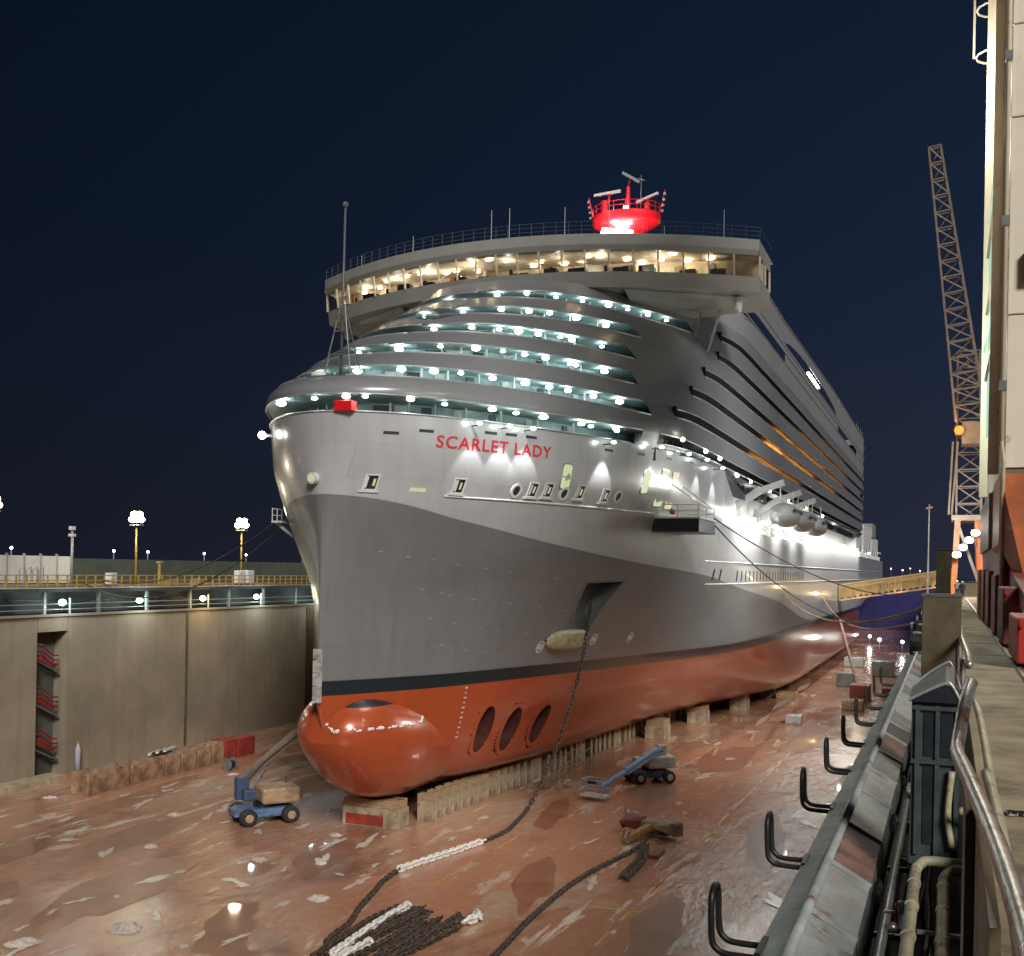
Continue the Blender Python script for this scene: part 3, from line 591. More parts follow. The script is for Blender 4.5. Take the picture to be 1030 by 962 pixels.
THR = [(15.7, 6.85, 1.15, 2.0), (19.7, 6.4, 1.25, 1.95), (24.6, 6.3, 1.3, 1.8)]
def inpoly(y, z, P):
    r_ = False
    for i in range(len(P)):
        (a, b_), (c_, d) = P[i], P[i-1]
        if (b_ > z) != (d > z) and y < (c_-a)*(z-b_)/(d-b_)+a: r_ = not r_
    return r_
HULLTOP = 25.2
hull = MB(); sw = []
for sgn in (1, -1):
    rows = []
    for z in zs:
        y0 = YS(z); rows.append([(sgn*hb(y0+d, z), y0+d, z) for d in dists])
    def skip(i, j):
        y = (rows[i][j][1]+rows[i][j+1][1])/2; z = (zs[i]+zs[i+1])/2
        if z > HULLTOP and y > 49: return True
        if sgn > 0:
            if inpoly(y, z, PK): return True
            for (a, b_, ry, rz_) in THR:
                if ((y-a)/ry)**2+((z-b_)/rz_)**2 < 1.35: return True
        return False
    hull.grid(rows, 0, flip=(sgn < 0), skip=skip)
    sw += [p[2]-sweep(p[1]) for r_ in rows for p in r_]
# flat bottom and transom
b_in = [(0, YS(2.2)+d, 2.2) for d in dists]
hull.grid([[(-hb(YS(2.2)+d, 2.2), YS(2.2)+d, 2.2) for d in dists], b_in, [(hb(YS(2.2)+d, 2.2), YS(2.2)+d, 2.2) for d in dists]], 0); sw += [-10]*(3*len(dists))
tr_ = [(hb(YS(z)+dists[-1], z), YS(z)+dists[-1], z) for z in zs if z < 25.3]
hull.grid([[(-p[0], p[1], p[2]) for p in tr_], tr_], 0); sw += [p[2]-sweep(p[1]) for p in tr_]*2
ho = hull.build('hull', 'hull_paint', ship, smooth=True)
bm = bmesh.new(); bm.from_mesh(ho.data); bmesh.ops.remove_doubles(bm, verts=[v for v in bm.verts if abs(v.co.x) < 1e-4 and v.co.z > 23.5], dist=1e-4); bm.to_mesh(ho.data); bm.free()
a_ = ho.data.attributes.new('sweep', 'FLOAT', 'POINT'); a_.data.foreach_set('value', [v.co.z-sweep(v.co.y) for v in ho.data.vertices])
ho['label'] = 'grey hull with swept dark lower paint, black boot-top and red bottom'
# bulb
bl = MB(); rows = []
prof = pchip([0, .06, .3, .9, 2, 3.6, 6, 9, 14, 20], [.9*v for v in [0, .9, 1.75, 2.7, 3.6, 4.4, 4.95, 5.2, 5.2, 4.4]])
botz = pchip([0, .3, 1, 2.2, 4, 6.5, 9.5, 12, 20], [7.4, 6.8, 5.9, 4.9, 3.5, 2.4, 2.0, 2.0, 2.21])
topz = pchip([0, .3, 1, 2.2, 4, 7, 12, 20], [7.4, 8.8, 9.8, 10.6, 11.0, 10.9, 10.0, 8])
def bulb_pt(d, a, off=0):
    rr_ = prof(d)+off; hz = (topz(d)-botz(d))/2+off; cz = (topz(d)+botz(d))/2; ca, sa = math.cos(a), math.sin(a)
    return (math.copysign(abs(ca)**.9, ca)*rr_*(1 if sa > 0 else 1-.12*abs(sa)), d-off*(1 if d < 1 else 0), cz+math.copysign(abs(sa)**.95, sa)*hz)
for d in [0, .01, .03, .06, .1, .16, .24, .35, .5, .7, .95, 1.25, 1.6, 2, 2.5, 3, 3.6, 4.3, 5, 6, 7, 8.2, 9.5, 11, 13, 16, 20]:
    rows.append([bulb_pt(d, 2*math.pi*k/48) for k in range(49)])
bl.grid(rows, 0, flip=True); bo = bl.build('bulbous_bow', 'hull_paint', ship, smooth=True)
a_ = bo.data.attributes.new('sweep', 'FLOAT', 'POINT'); a_.data.foreach_set('value', [-20]*len(bl.v)); a_ = bo.data.attributes.new('boot_shift', 'FLOAT', 'POINT'); a_.data.foreach_set('value', [.95]*len(bl.v)); bo['label'] = 'glossy orange-red bulbous bow'

# white beads modelled as the specular glints of the wet bulb top
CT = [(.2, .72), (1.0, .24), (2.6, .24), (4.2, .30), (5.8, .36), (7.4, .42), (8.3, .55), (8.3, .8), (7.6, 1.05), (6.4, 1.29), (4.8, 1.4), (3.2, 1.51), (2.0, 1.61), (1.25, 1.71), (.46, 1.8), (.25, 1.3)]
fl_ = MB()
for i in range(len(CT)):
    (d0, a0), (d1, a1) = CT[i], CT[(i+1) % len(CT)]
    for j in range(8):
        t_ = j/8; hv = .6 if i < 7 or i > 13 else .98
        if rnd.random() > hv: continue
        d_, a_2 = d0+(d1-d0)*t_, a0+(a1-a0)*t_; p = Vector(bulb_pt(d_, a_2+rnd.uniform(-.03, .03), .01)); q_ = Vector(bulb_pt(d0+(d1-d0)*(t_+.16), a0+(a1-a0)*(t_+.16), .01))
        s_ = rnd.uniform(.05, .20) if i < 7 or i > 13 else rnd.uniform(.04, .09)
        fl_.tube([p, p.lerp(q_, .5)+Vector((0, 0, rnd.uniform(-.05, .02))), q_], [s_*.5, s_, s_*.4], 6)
o = fl_.build('glint_beads', 'glint_white', bo, smooth=True); o['kind'] = 'stuff'
def on_hull(y, z, off=0, sgn=1): return Vector((sgn*(hb(y, z)+off), y, z))
def decal(name, outline2d, mt, y, z, off=.03, depth=.05, parent=ship, hole=None):
    """a plate of given (u along the hull, v up) outline laid on the port shell"""
    mb = MB(); k = len(outline2d); sl = math.sqrt(1+((hb(y+.1, z)-hb(y-.1, z))/.2)**2) if not (y == 0 and z == 0) else 1
    outline2d = [(u/sl, v) for u, v in outline2d]; hole = [(u/sl, v) for u, v in hole] if hole else None
    fr = [on_hull(y+u, z+v, off) for u, v in outline2d]; bk_ = [on_hull(y+u, z+v, off-depth) for u, v in outline2d]
    if hole:
        fi = [on_hull(y+u, z+v, off) for u, v in hole]; bi = [on_hull(y+u, z+v, off-depth) for u, v in hole]
        mb.add(fr+fi+bk_+bi, [(i, (i+1) % k, k+(i+1) % k, k+i) for i in range(k)]+[(2*k+i, 2*k+(i+1) % k, (i+1) % k, i) for i in range(k)]+[(k+i, k+(i+1) % k, 3*k+(i+1) % k, 3*k+i) for i in range(k)])
    else:
        mb.add(fr+bk_, [tuple(range(k))]+[(k+i, k+(i+1) % k, (i+1) % k, i) for i in range(k)])
    return mb.build(name, mt, parent)
def circ(r, k=20, rz_=None): return [(r*math.cos(2*math.pi*i/k), (rz_ or r)*math.sin(2*math.pi*i/k)) for i in range(k)]
def rect(w, h): return [(-w/2, -h/2), (w/2, -h/2), (w/2, h/2), (-w/2, h/2)]
def rrect(w, h, r=.25, k=4):
    o_ = []
    for cx, cy, a0 in ((w/2-r, -h/2+r, -90), (w/2-r, h/2-r, 0), (-w/2+r, h/2-r, 90), (-w/2+r, -h/2+r, 180)):
        for i in range(k+1): o_.append((cx+r*math.cos(R(a0+90*i/k)), cy+r*math.sin(R(a0+90*i/k))))
    return o_
# thruster tunnels
for (y, z, ry, rz_) in THR:
    tn = MB(); K = 28; c1 = circ(1, K); r0 = [on_hull(y+u*ry, z+v*rz_, .025) for u, v in c1]; r1 = [on_hull(y+u*ry*1.0, z+v*rz_, -.1) for u, v in c1]
    r2 = [Vector((1.2, y+u*ry, z+v*rz_)) for u, v in c1]
    tn.grid([r0+[r0[0]], r1+[r1[0]], r2+[r2[0]]]); tn.add(r2, [tuple(range(K))])
    to = tn.build('thruster_tunnel', 'thruster_dark', ship, smooth=True)
    o = decal('tunnel_rim', [(u*(ry+.45), v*(rz_+.35)) for u, v in c1], 'hull_paint', y, z, .025, .06, to, [(u*ry*.98, v*rz_*.98) for u, v in c1])
    at_ = o.data.attributes.new('sweep', 'FLOAT', 'POINT'); at_.data.foreach_set('value', [-20]*len(o.data.vertices))
# anchor pocket: recess with its own walls, pale bolster below
def dens(P, k=6): return [(P[i][0]+(P[(i+1) % len(P)][0]-P[i][0])*t_/k, P[i][1]+(P[(i+1) % len(P)][1]-P[i][1])*t_/k) for i in range(len(P)) for t_ in range(k)]
pk = dens(PK); K = len(pk); cy_, cz_ = 25.4, 17.0
pm = MB(); r0 = [on_hull(a, b_, .02) for a, b_ in pk]; r1 = [Vector((hb(a, b_)-.25-1.5*min(1, (b_-13.6)/4), a*.93+cy_*.07, b_)) for a, b_ in pk]
pm.grid([r0+[r0[0]], r1+[r1[0]]]); pm.add(r1, [tuple(range(K))]); po = pm.build('anchor_pocket', 'pocket_grey', ship)
big = [(cy_+(a-cy_)*1.06, cz_+(b_-cz_)*1.05) for a, b_ in pk]; sm = [(cy_+(a-cy_)*.95, cz_+(b_-cz_)*.96) for a, b_ in pk]
decal('pocket_rim', big, 'pocket_grey', 0, 0, .05, .12, po, sm)
bol = MB(); rows = []
for i in range(15):
    u = -2.7+5.4*i/14; e_ = max(0, 1-abs(u/2.72)**3)**.5; rows.append([on_hull(23.4+u, 14.0+.95*e_*math.copysign(abs(math.sin(R(a)))**.55, a), .06+.85*e_*max(0, math.cos(R(a)))**.5) for a in range(-90, 91, 18)])
bol.grid(rows, flip=True); bol.build('anchor_bolster', 'cream_pipe', ship, smooth=True)
# thruster / bulb symbols on the boot line
for (y, z) in ((20.4, 13.5), (27.75, 13.85), (34, 13.75)):
    o = decal('thruster_mark', circ(.52, 24), 'white_paint', y, z, .02, .03, ship, circ(.42, 24))
    for s_ in (-1, 1): decal('mark_blade', [(.06*s_+.16*math.cos(a)+s_*.12, .27*math.sin(a)) for a in [2*math.pi*i/12 for i in range(12)]], 'white_paint', y, z, .02, .03, o)
MK = [(2.5, 21.21), (4.25, 20.89), (6.0, 20.72), (8.0, 20.39), (10.5, 20.12), (13.0, 19.84), (18.5, 19.4), (6.0, 18.47), (7.75, 18.17), (8.5, 18.02), (10.75, 17.7), (14.5, 17.35), (18.25, 16.97), (21.75, 16.65), (7.25, 16.28), (9.5, 15.85), (12.25, 15.46), (14.25, 15.16), (17.75, 14.79), (8.75, 14.17), (11.25, 13.67), (13.25, 13.41), (15.75, 13.12), (31, 19.2), (34, 19.1), (36, 16.4), (40, 13.4)]
for (y, z) in MK: decal('glint_dash', rrect(.42, .10, .04), 'boat_grey', y, z, .012, .03)  # pale dashes painted in for lamp reflections on the bow plating
for i in range(11): decal('draught_mark', rect(.16 if i % 2 else .3, .10), 'ship_white', 12.2, 6.6+i*.4, .012, .03)
# draught board on the stem
MB().box(-.32, .32, -.66, -.45, 10.4, 14.2).build('stem_board', 'stem_pale', ship)
for i in range(4): MB().box(-.32, -.05, -.68, -.66, 10.6+i*.95, 10.64+i*.95).build('draught_tick', 'black_steel', ship)
# fairleads and mooring ports along the flare line
for (y, z, kind) in ((.9, 26.1, 's'), (5.75, 26.16, 's'), (10.25, 26.1, 'c'), (11.75, 26.28, 's'), (13.25, 26.35, 's'), (15.0, 26.19, 'c'), (16.75, 26.45, 's'), (20.0, 26.36, 's'), (21.75, 26.4, 'c')):
    if kind == 's':
        o = decal('mooring_port', rect(1.0, 1.15), 'ship_white', y, z, .07, .12, ship, rect(.82, .95)); decal('port_recess', rect(.82, .95), 'cabinet_dark', y, z, .02, .05, o); decal('roller', rect(.2, .8), 'ship_white', y-.2, z, .05, .05, o); decal('port_lip', rect(1.35, .12), 'ship_white', y-.05, z-.66, .22, .25, o)
        decal('port_glow', rect(.16, .5), 'win_gold', y+.12, z, .04, .03, o)
    else:
        o = decal('round_fairlead', circ(.55), 'ship_white', y, z, .1, .15, ship, circ(.36)); decal('fairlead_hole', circ(.36), 'ship_inner', y, z, .02, .05, o)
decal('glow_bar', rect(1.2, .28), 'win_green', 3.25, 25.7, .05, .08)  # the bar's green glow is put into its emissive material
# forward round hawse on the stem bow face (starboard of centre)
MB().tube([(-.55, -.45, 26.3), (-.62, -.85, 26.3)], .42, 16).build('hawse_pipe', 'ship_white', ship); MB().disc((-.63, -.90, 26.3), (-.15, -1, 0), .3).build('hawse_lamp', 'win_green', ship)
for (y, z, w_, h_, mt) in ((14.75, 27.55, 1.0, 1.9, 'win_green'), (25.25, 27.9, 1.0, 1.9, 'win_green'), (28.6, 27.6, 1.6, 3.2, 'win_green'), (30.9, 27.5, 1.5, 3.2, 'win_gold')):
    o = decal('shell_door', rrect(w_+.22, h_+.22, .3), 'ship_grey', y, z, .05, .1); decal('lit_glass', rrect(w_, h_, .25), mt, y, z, .07, .04, o)
# horizontal rubbing strakes and pipes
for (ya, yb, z) in ((5, 34, 25.35), (44, 340, 21.3), (46, 340, 18.9)):
    MB().tube([on_hull(ya+(yb-ya)*i/40, z, .06) for i in range(41)], .07, 6).build('strake', 'ship_white', ship)
for i in range(26): decal('slot_window', rrect(.55, 1.25, .2), 'ship_inner', 48+i*2.6+(5 if i > 1 else 0), 19.8 if i > 1 else 19.9, .02, .04)
for i, (y, z) in enumerate(((1.2, 29.6), (3.0, 29.9), (7.4, 30.2), (9.1, 30.25), (10.9, 30.25), (19.5, 30.1), (24, 30.2), (29, 30.3), (35, 30.5))):
    decal('scupper', rect(1.1, .22), 'ship_inner', y, z, .02, .04)

# name on the bow
cu = bpy.data.curves.new('name_text', 'FONT'); cu.body = 'SCARLET LADY'; cu.size = 1; cu.space_character = 1.12; cu.resolution_u = 3; cu.extrude = 0; cu.offset = .018
fo = bpy.data.objects.new('name_text', cu); col.objects.link(fo)
dg = bpy.context.evaluated_depsgraph_get(); tm = bpy.data.meshes.new_from_object(fo.evaluated_get(dg)); bpy.data.objects.remove(fo)
bm = bmesh.new(); bm.from_mesh(tm); bmesh.ops.triangulate(bm, faces=bm.faces)
xs = [v.co.x for v in bm.verts]; hs = [v.co.y for v in bm.verts]; x0, x1, h0, h1 = min(xs), max(xs), min(hs), max(hs)
# arc length along the shell between the two ends of the name
ya, yb = 3.65, 12.9; steps = [ya+(yb-ya)*i/200 for i in range(201)]; arc = [0]
for a, b_ in zip(steps[:-1], steps[1:]): arc.append(arc[-1]+(on_hull(b_, 29.2)-on_hull(a, 29.2)).length)
bmesh.ops.subdivide_edges(bm, edges=[e_ for e_ in bm.edges if e_.calc_length() > .25], cuts=2)
HH = .92
for v in bm.verts:
    s_ = (v.co.x-x0)/(x1-x0)*arc[-1]; y = float(np.interp(s_, arc, steps)); z = 28.78+(v.co.y-h0)/(h1-h0)*HH
    v.co = on_hull(y, z, .035)
bm.to_mesh(tm); bm.free(); tm.materials.clear(); tm.materials.append(M['letter_red'])
no_ = bpy.data.objects.new('name_lettering', tm); col.objects.link(no_); no_.parent = ship; no_['kind'] = 'stuff'; no_['label'] = 'red capital letters SCARLET LADY on the bow'

# ---- superstructure skin: sweeping bands with open deck slits
Y0S = pchip([25, 31, 32.45, 35.2, 37.95, 40.7, 43.45, 46.2, 48, 52, 58], [-.4, -.9, -1.2, 3.8, 9.5, 15.2, 21, 26.5, 29, 34, 44])
PWR = pchip([31, 34, 38, 43, 58], [2.0, 2.1, 2.35, 2.5, 2.5])
CF = pchip([31, 34, 38, 60], [.0305, .032, .0338, .0338])
def skin(y, z, B=19.0, dy=0):
    t_ = y-Y0S(z)-dy
    if t_ <= 0: return 0
    a = (B+.25)*(CF(z)*t_)**(1/PWR(z)); k_ = .55
    if a > B+8: return B
    return -k_*math.log(math.exp(-a/k_)+math.exp(-B/k_))
SD = [0, .02, .08, .2, .4, .7, 1.1, 1.6, 2.2, 3, 4, 5.2, 6.5, 8]
while SD[-1] < 46: SD.append(SD[-1]+1.5)
AFT = 245
def arc_y(z, aft=AFT, dy=0, extra=()):
    y0 = Y0S(z)+dy; l_ = [y0+d for d in SD]
    while l_[-1] < aft-12: l_.append(l_[-1]+10)
    return l_+[aft]
def wrap(za, zb, name, mt, parent=ship, ya=None, yb=None, aft=AFT, n_=3, sides=(1, -1), B=19.0, dy=0):
    """skin strip between two heights; whole wrap, or only the stretch ya..yb"""
    mb = MB()
    for sgn in sides:
        rows = []
        for i in range(n_+1):
            z = za+(zb-za)*i/n_
            if ya is None: ys_ = arc_y(z, aft, dy)
            else:
                nn = 24 if yb-ya < 40 else 70; ys_ = [ya+(yb-ya)*(j/nn)**(1 if nn == 24 else 1.8) for j in range(nn+1)]
            rows.append([(sgn*skin(y, z, B, dy), y, z) for y in ys_])
        mb.grid(rows, 0, flip=(sgn < 0))
    o = mb.build(name, mt, parent, smooth=True)
    bm = bmesh.new(); bm.from_mesh(o.data); bmesh.ops.remove_doubles(bm, verts=[v for v in bm.verts if abs(v.co.x) < 1e-4], dist=1e-4); bm.to_mesh(o.data); bm.free()
    return o
YEND = [23.5, 25.3, 25.6, 28.2, 32, 44]
YST = [26, 29.5, 35, 40.5, 46.8, 50]
for k in range(6):
    zo, zt = 31.0+2.75*k, 32.22+2.75*k
    # closed stretch between the front opening and the side slit
    bd = wrap(zt, zt+1.53, 'deck_band', 'ship_band', ship, n_=5)
    for sd in (1, -1):
        if YST[k] > YEND[k]+.2: wrap(zo, zt, 'closed_panel', 'ship_band', bd, YEND[k], YST[k], sides=(sd,))
    # lip rails along the edges of the openings
    for zz, r_ in ((zo, .07), (zt, .06)):
        for sgn in (1, -1):
            fr_ = [y for y in arc_y(zz, AFT) if y < YEND[k]]; sd_ = [YST[k]]+[y for y in arc_y(zz, AFT) if y > YST[k]]
            z2 = zz+.38 if zz == zo else zz
            MB().tube([(sgn*(skin(y, zz)+.02), y, zz) for y in fr_], r_, 6).build('edge_rail', 'ship_rail', bd, smooth=True)
            MB().tube([(sgn*(skin(y, z2)+.02), y, z2) for y in sd_], r_, 6).build('edge_rail', 'ship_rail', bd, smooth=True)
    for sd in (1, -1): wrap(zo, zo+.38, 'balcony_front', 'ship_band', bd, YST[k], AFT, n_=1, sides=(sd,))
    # ceiling / floor plate, lit inner wall, dark balcony wall
    zc = zt+.12
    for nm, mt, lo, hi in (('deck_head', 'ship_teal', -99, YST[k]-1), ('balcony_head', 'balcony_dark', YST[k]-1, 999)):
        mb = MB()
        for sgn in (1, -1):
            ys_ = [y for y in arc_y(zc) if lo <= y <= hi]
            if lo < 0: ys_.append(YST[k]-1)
            else: ys_.insert(0, YST[k]-1)
            mb.grid([[(sgn*max(0, skin(y, zc)-.05), y, zc) for y in ys_], [(sgn*skin(y, zc, 15.8, 0)*.93, y+6.0 if y < 60 else y, zc) for y in ys_]], 0, flip=(sgn > 0))
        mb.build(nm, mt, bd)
    zf = zo-1.15; mb = MB()
    for sgn in (1, -1):
        ys_ = [Y0S(zo)+5.6+d for d in SD if Y0S(zo)+5.6+d < YEND[k]+6]
        rows = [[(sgn*skin(y, zo, 16.6, 5.6), y, z) for y in ys_] for z in (zf, zt+.12)]
        mb.grid(rows, 0, flip=(sgn < 0))
    mb.build('inner_wall', 'ship_teal', bd, smooth=True)
    # doors, stiffeners and lockers that break up the inner wall
    for j in range(7):
        y = Y0S(zo)+5.7+[.25, .9, 2.2, 4.2, 7, 10.5, 14.5][j]
        if y > YEND[k]: break
        x = skin(y, zo, 16.6, 5.6)-.02; nx = skin(y+.3, zo, 16.6, 5.6)-x
        for sgn in (1, -1):
            MB().obox((sgn*(x+.05), y-.12, zo+.25), (sgn*nx*.9, .27, 0), (.05, -.05, 0), (0, 0, .95)).build('wall_locker', 'ship_white' if (j+k) % 2 else 'ship_inner', bd)
            MB().bar((sgn*(x+1.0), y-.6, zo-.3), (sgn*(x+1.0), y-.6, zt+.1), .12).build('stanchion', 'ship_white', bd)
    mb = MB()
    for sgn in (1, -1):
        mb.grid([[(sgn*(skin(y, zo)-2.0), y, z) for y in [YST[k]+(AFT-YST[k])*j/40 for j in range(41)]] for z in (zf, zt+.12)], 0, flip=(sgn < 0))
        mb.grid([[(sgn*(skin(YST[k], zo)-s_), YST[k]+.02, z) for s_ in (2.0, 0.03)] for z in (zf, zt+.12)], 0)
    mb.build('balcony_wall', 'balcony_glass', bd)
    mb = MB(); y = YST[k]+3
    while y < AFT-2:
        x = skin(y, zo); mb.box(x-1.95, x-1.5, y, y+.08, zf, zt+.1); y += 3.4
    o = mb.build('balcony_dividers', 'ship_inner', bd); o['kind'] = 'stuff'
# plating between hull top and first slit aft of the flare, roof band, upper bands
wrap(31.0-.02+.02, 31.0, 'dummy', 'ship_band', ship, n_=1) if False else None
up = wrap(47.45, 50.25, 'upper_band', 'ship_side', ship, 34, AFT, n_=3, sides=(1,)); wrap(47.45, 50.25, 'upper_band', 'ship_side', ship, 34, AFT, n_=3, sides=(-1,))
def side_band(za, zb, ya, yb, name='upper_band', mt='ship_side', x=19.0, parent=ship):
    mb = MB()
    for sgn in (1,): mb.box(min(sgn*x, sgn*(x-.25)), max(sgn*x, sgn*(x-.25)), ya, yb, za, zb)
    return mb.build(name, mt, parent)
for sd in (1, -1):
    wrap(51.7, 52.6, 'upper_band', 'ship_side', ship, 50, AFT, n_=2, sides=(sd,))
    for ya_, yb_ in ((92, 172), (220, AFT), (38, 58)): wrap(50.25, 51.7, 'closed_panel', 'ship_side', up, ya_, yb_, sides=(sd,))
side_band(50.25, 51.7, 58, AFT, 'balcony_wall', 'balcony_glass', 17.2, up)
for zz in (50.25, 51.7, 52.6):
    MB().tube([(19.04, 60, zz), (19.04, AFT, zz)], .07, 6).build('edge_rail', 'ship_rail', up)
# top screen with the long arched opening
ar = MB(); rows_u = []; rows_l = []
for i in range(61):
    y = 62+(AFT-62)*i/60; u = max(0, min(1, (y-92)/76)); g_ = math.sin(math.pi*u)**.5*1.75 if 0 < u < 1 else 0
    top = 56.0+1.3*min(1, max(0, (y-92)/70)) if y > 90 else 56.3-.012*(y-62)
    rows_l.append(((19, y, 52.6), (19, y, 53.0+.1*u))); rows_u.append(((19, y, 53.0+.1*u+g_), (19, y, top)))
ar.grid([[r_[0] for r_ in rows_l], [r_[1] for r_ in rows_l]]); ar.grid([[r_[0] for r_ in rows_u], [r_[1] for r_ in rows_u]])
ar.v += []; ao = ar.build('sun_deck_screen', 'ship_side', ship, smooth=False)
mi_ = ao.copy(); col.objects.link(mi_); mi_.scale = (-1, 1, 1)
MB().tube([(19.05, r_[1][1], r_[1][2]) for r_ in rows_u], .12, 6).build('edge_rail', 'ship_rail', ao)
MB().tube([(19.05, r_[0][1], r_[0][2]+.02) for r_ in rows_u if 92 < r_[0][1] < 168], .09, 6).build('edge_rail', 'ship_rail', ao)
MB().box(-17, 17, 75, AFT, 52.5, 52.7).build('sun_deck', 'ship_inner', ship)
MB().box(-12, 12, 80, 238, 52.7, 55.6).build('deck_house', 'ship_inner', ship)
MB().box(18.2, 18.6, 124, 140, 54.35, 54.6).build('strip_lamp', 'lamp_white', ship)
for i in range(4): MB().bar((18.9, 222+i*6, 57.3), (18.9, 222+i*6, 58.6), .12).build('rail_post', 'ship_rail', ship)
# aft end wall of the superstructure with open deck ends
MB().box(-18.7, 18.7, AFT-1.5, AFT-1.2, 26, 57).build('end_wall', 'ship_side', ship)
for k in range(9): MB().box(-19, 19, AFT-1.5, AFT+2.6, 32.5+2.75*k, 33.6+2.75*k).build('aft_balcony', 'ship_side', ship)

# ---- lifeboat deck: recess between the hull top and the first balcony deck
MB().box(-15, 15, 49, 330, 25.15, 31.2).build('promenade_wall', 'ship_white', ship)
MB().box(-18.9, 18.9, 49, 332, 25.0, 25.14).build('promenade_deck', 'ship_inner', ship)
MB().box(-19.0, 19.0, 48.9, AFT, 31.0, 31.25).build('promenade_head', 'ship_inner', ship)
dm = MB(); 
dm.add([(18.95, 43, 31), (18.95, 48, 31), (18.95, 62, 29.4), (18.95, 62, 28.6), (18.95, 49.2, 28.6)], [(0, 1, 2, 3, 4)]); dm.build('deck_step', 'ship_inner', ship)
MB().add([(18.99, 48.9, 25), (18.99, 56, 25), (18.99, 56, 27.6), (18.99, 48.9, 30.9)], [(0, 1, 2, 3)]).build('bulwark_step', 'ship_side', ship)
pr = MB(); y = 56
while y < 330: pr.box(18.85, 18.97, y, y+.12, 25.14, 26.3); y += 1.6
pr.box(18.84, 18.98, 56, 330, 26.3, 26.4); pr.box(18.86, 18.96, 56, 330, 25.7, 25.76); o = pr.build('promenade_rail', 'ship_white', ship); o['kind'] = 'stuff'
for i in range(9):
    y = 70+i*17
    dv = MB(); dv.bar((16, y, 25.2), (16.3, y, 29.0), (.7, .8)); dv.bar((16.2, y, 28.4), (19.6, y, 30.6), (.6, .9)); dv.bar((19.4, y, 30.4), (22.3, y, 31.4), (.5, .8))
    dv.build('davit', 'ship_side', ship)
    if i < 8 and i % 1 == 0:
        for yy in (y+2, y+14): MB().bar((21.6, yy, 29.4), (21.6, yy, 31.3), .12).build('davit_fall', 'ship_rail', ship)
        lb = thing('lifeboat', 'grey covered lifeboat hanging in davits, %s from the bow' % ('first', 'second', 'third', 'fourth', 'fifth', 'sixth', 'seventh', 'eighth')[i], 'lifeboat', (SX+21.4, SY+y+8, 26.2), 'lifeboats along the port side')
        hm_ = MB(); rows = []
        for j in range(17):
            t_ = -1+2*j/16; e_ = max(.02, (1-abs(t_)**2.6))**.6; rows.append([(1.75*e_*math.sin(R(a))**1 if 1 else 0, 6.2*t_, 1.35-1.35*max(.15, e_)*math.cos(R(a))**1) for a in range(-90, 91, 18)])
        hm_.grid(rows); hm_.build('hull', 'boat_grey', lb, smooth=True)
        hm_ = MB(); rows = []
        for j in range(17):
            t_ = -1+2*j/16; e_ = max(.02, (1-abs(t_)**3))**.5; rows.append([(1.72*e_*math.cos(R(a)), 6.0*t_, 1.36+1.75*e_*math.sin(R(a))**.8) for a in range(0, 181, 18)])
        hm_.grid(rows); hm_.build('canopy', 'boat_grey', lb, smooth=True)
        for j in range(6): MB().box(1.60, 1.66, -4+j*1.5, -3.2+j*1.5, 1.75, 2.2).build('window', 'cabinet_dark', lb)
        if i == 2: break
for i, (y, w_, h_) in enumerate(((236, 22, 8), (262, 34, 9.5), (300, 30, 7))):
    MB().box(-17, 18.2, y, y+w_, 25.2, 25.2+h_).build('aft_deckhouse', 'ship_white', ship)
    for j in range(6): MB().box(18.2, 18.28, y+2+j*w_/6.5, y+2+j*w_/6.5+1.6, 26.2, 28.2).build('window', 'win_gold' if j % 2 else 'ship_inner', ship)
MB().box(13, 18.5, 296, 312, 32.2, 36.5).build('aft_tower', 'ship_side', ship)
for y in (334, 340): MB().bar((17.5, y, 18), (17.5, y, 28), .5).build('aft_pillar', 'ship_white', ship)
MB().box(-17, 18.4, 330, 346, 27.6, 28.2).build('aft_canopy', 'ship_white', ship)

# ---- lamps in the deck openings
ROWS = [[(-.7, -.5), (2, -.7), (3.3, -.3), (5.8, 1.7), (7.2, 4.4), (9.6, 7.6), (10.6, 9.9), (11.9, 12.4), (13.5, 16.9), (15.3, 20.6), (-4.5, 1.0)],
        [(-.1, 4.4), (3.5, 4.6), (5.5, 6), (7.1, 7.3), (8.6, 9.9), (10.2, 12.7), (11.4, 14.9), (12.3, 16.9), (-4, 5.2)],
        [(.3, 10.2), (4, 10.1), (6.4, 11.6), (8, 13.3), (9.2, 15), (10.3, 16.9), (11.4, 19.9), (-3.5, 10.4)],
        [(.6, 15.8), (4, 16), (5.9, 17.4), (7.2, 18.6), (8.4, 20.1), (9.8, 21.8)],
        [(.6, 21.6), (4.3, 21.6), (6.4, 23), (7.9, 24.2), (9.6, 26.8), (-3.4, 22)],
        [(-4, 28.4), (1.6, 27), (4.5, 27.2), (6.6, 29.4), (8.5, 31.6), (10.4, 33.8), (11.7, 36), (13, 38.8), (14.2, 41.6)]]
for k, r_ in enumerate(ROWS[:5]):
    for dy_ in (1.6, 5.0):
        ye = YEND[k]-dy_; r_.append((skin(ye, 32.1+2.75*k)-1.3, ye))  # two more lamps per row, added to light the dark opening ends
lmesh = None
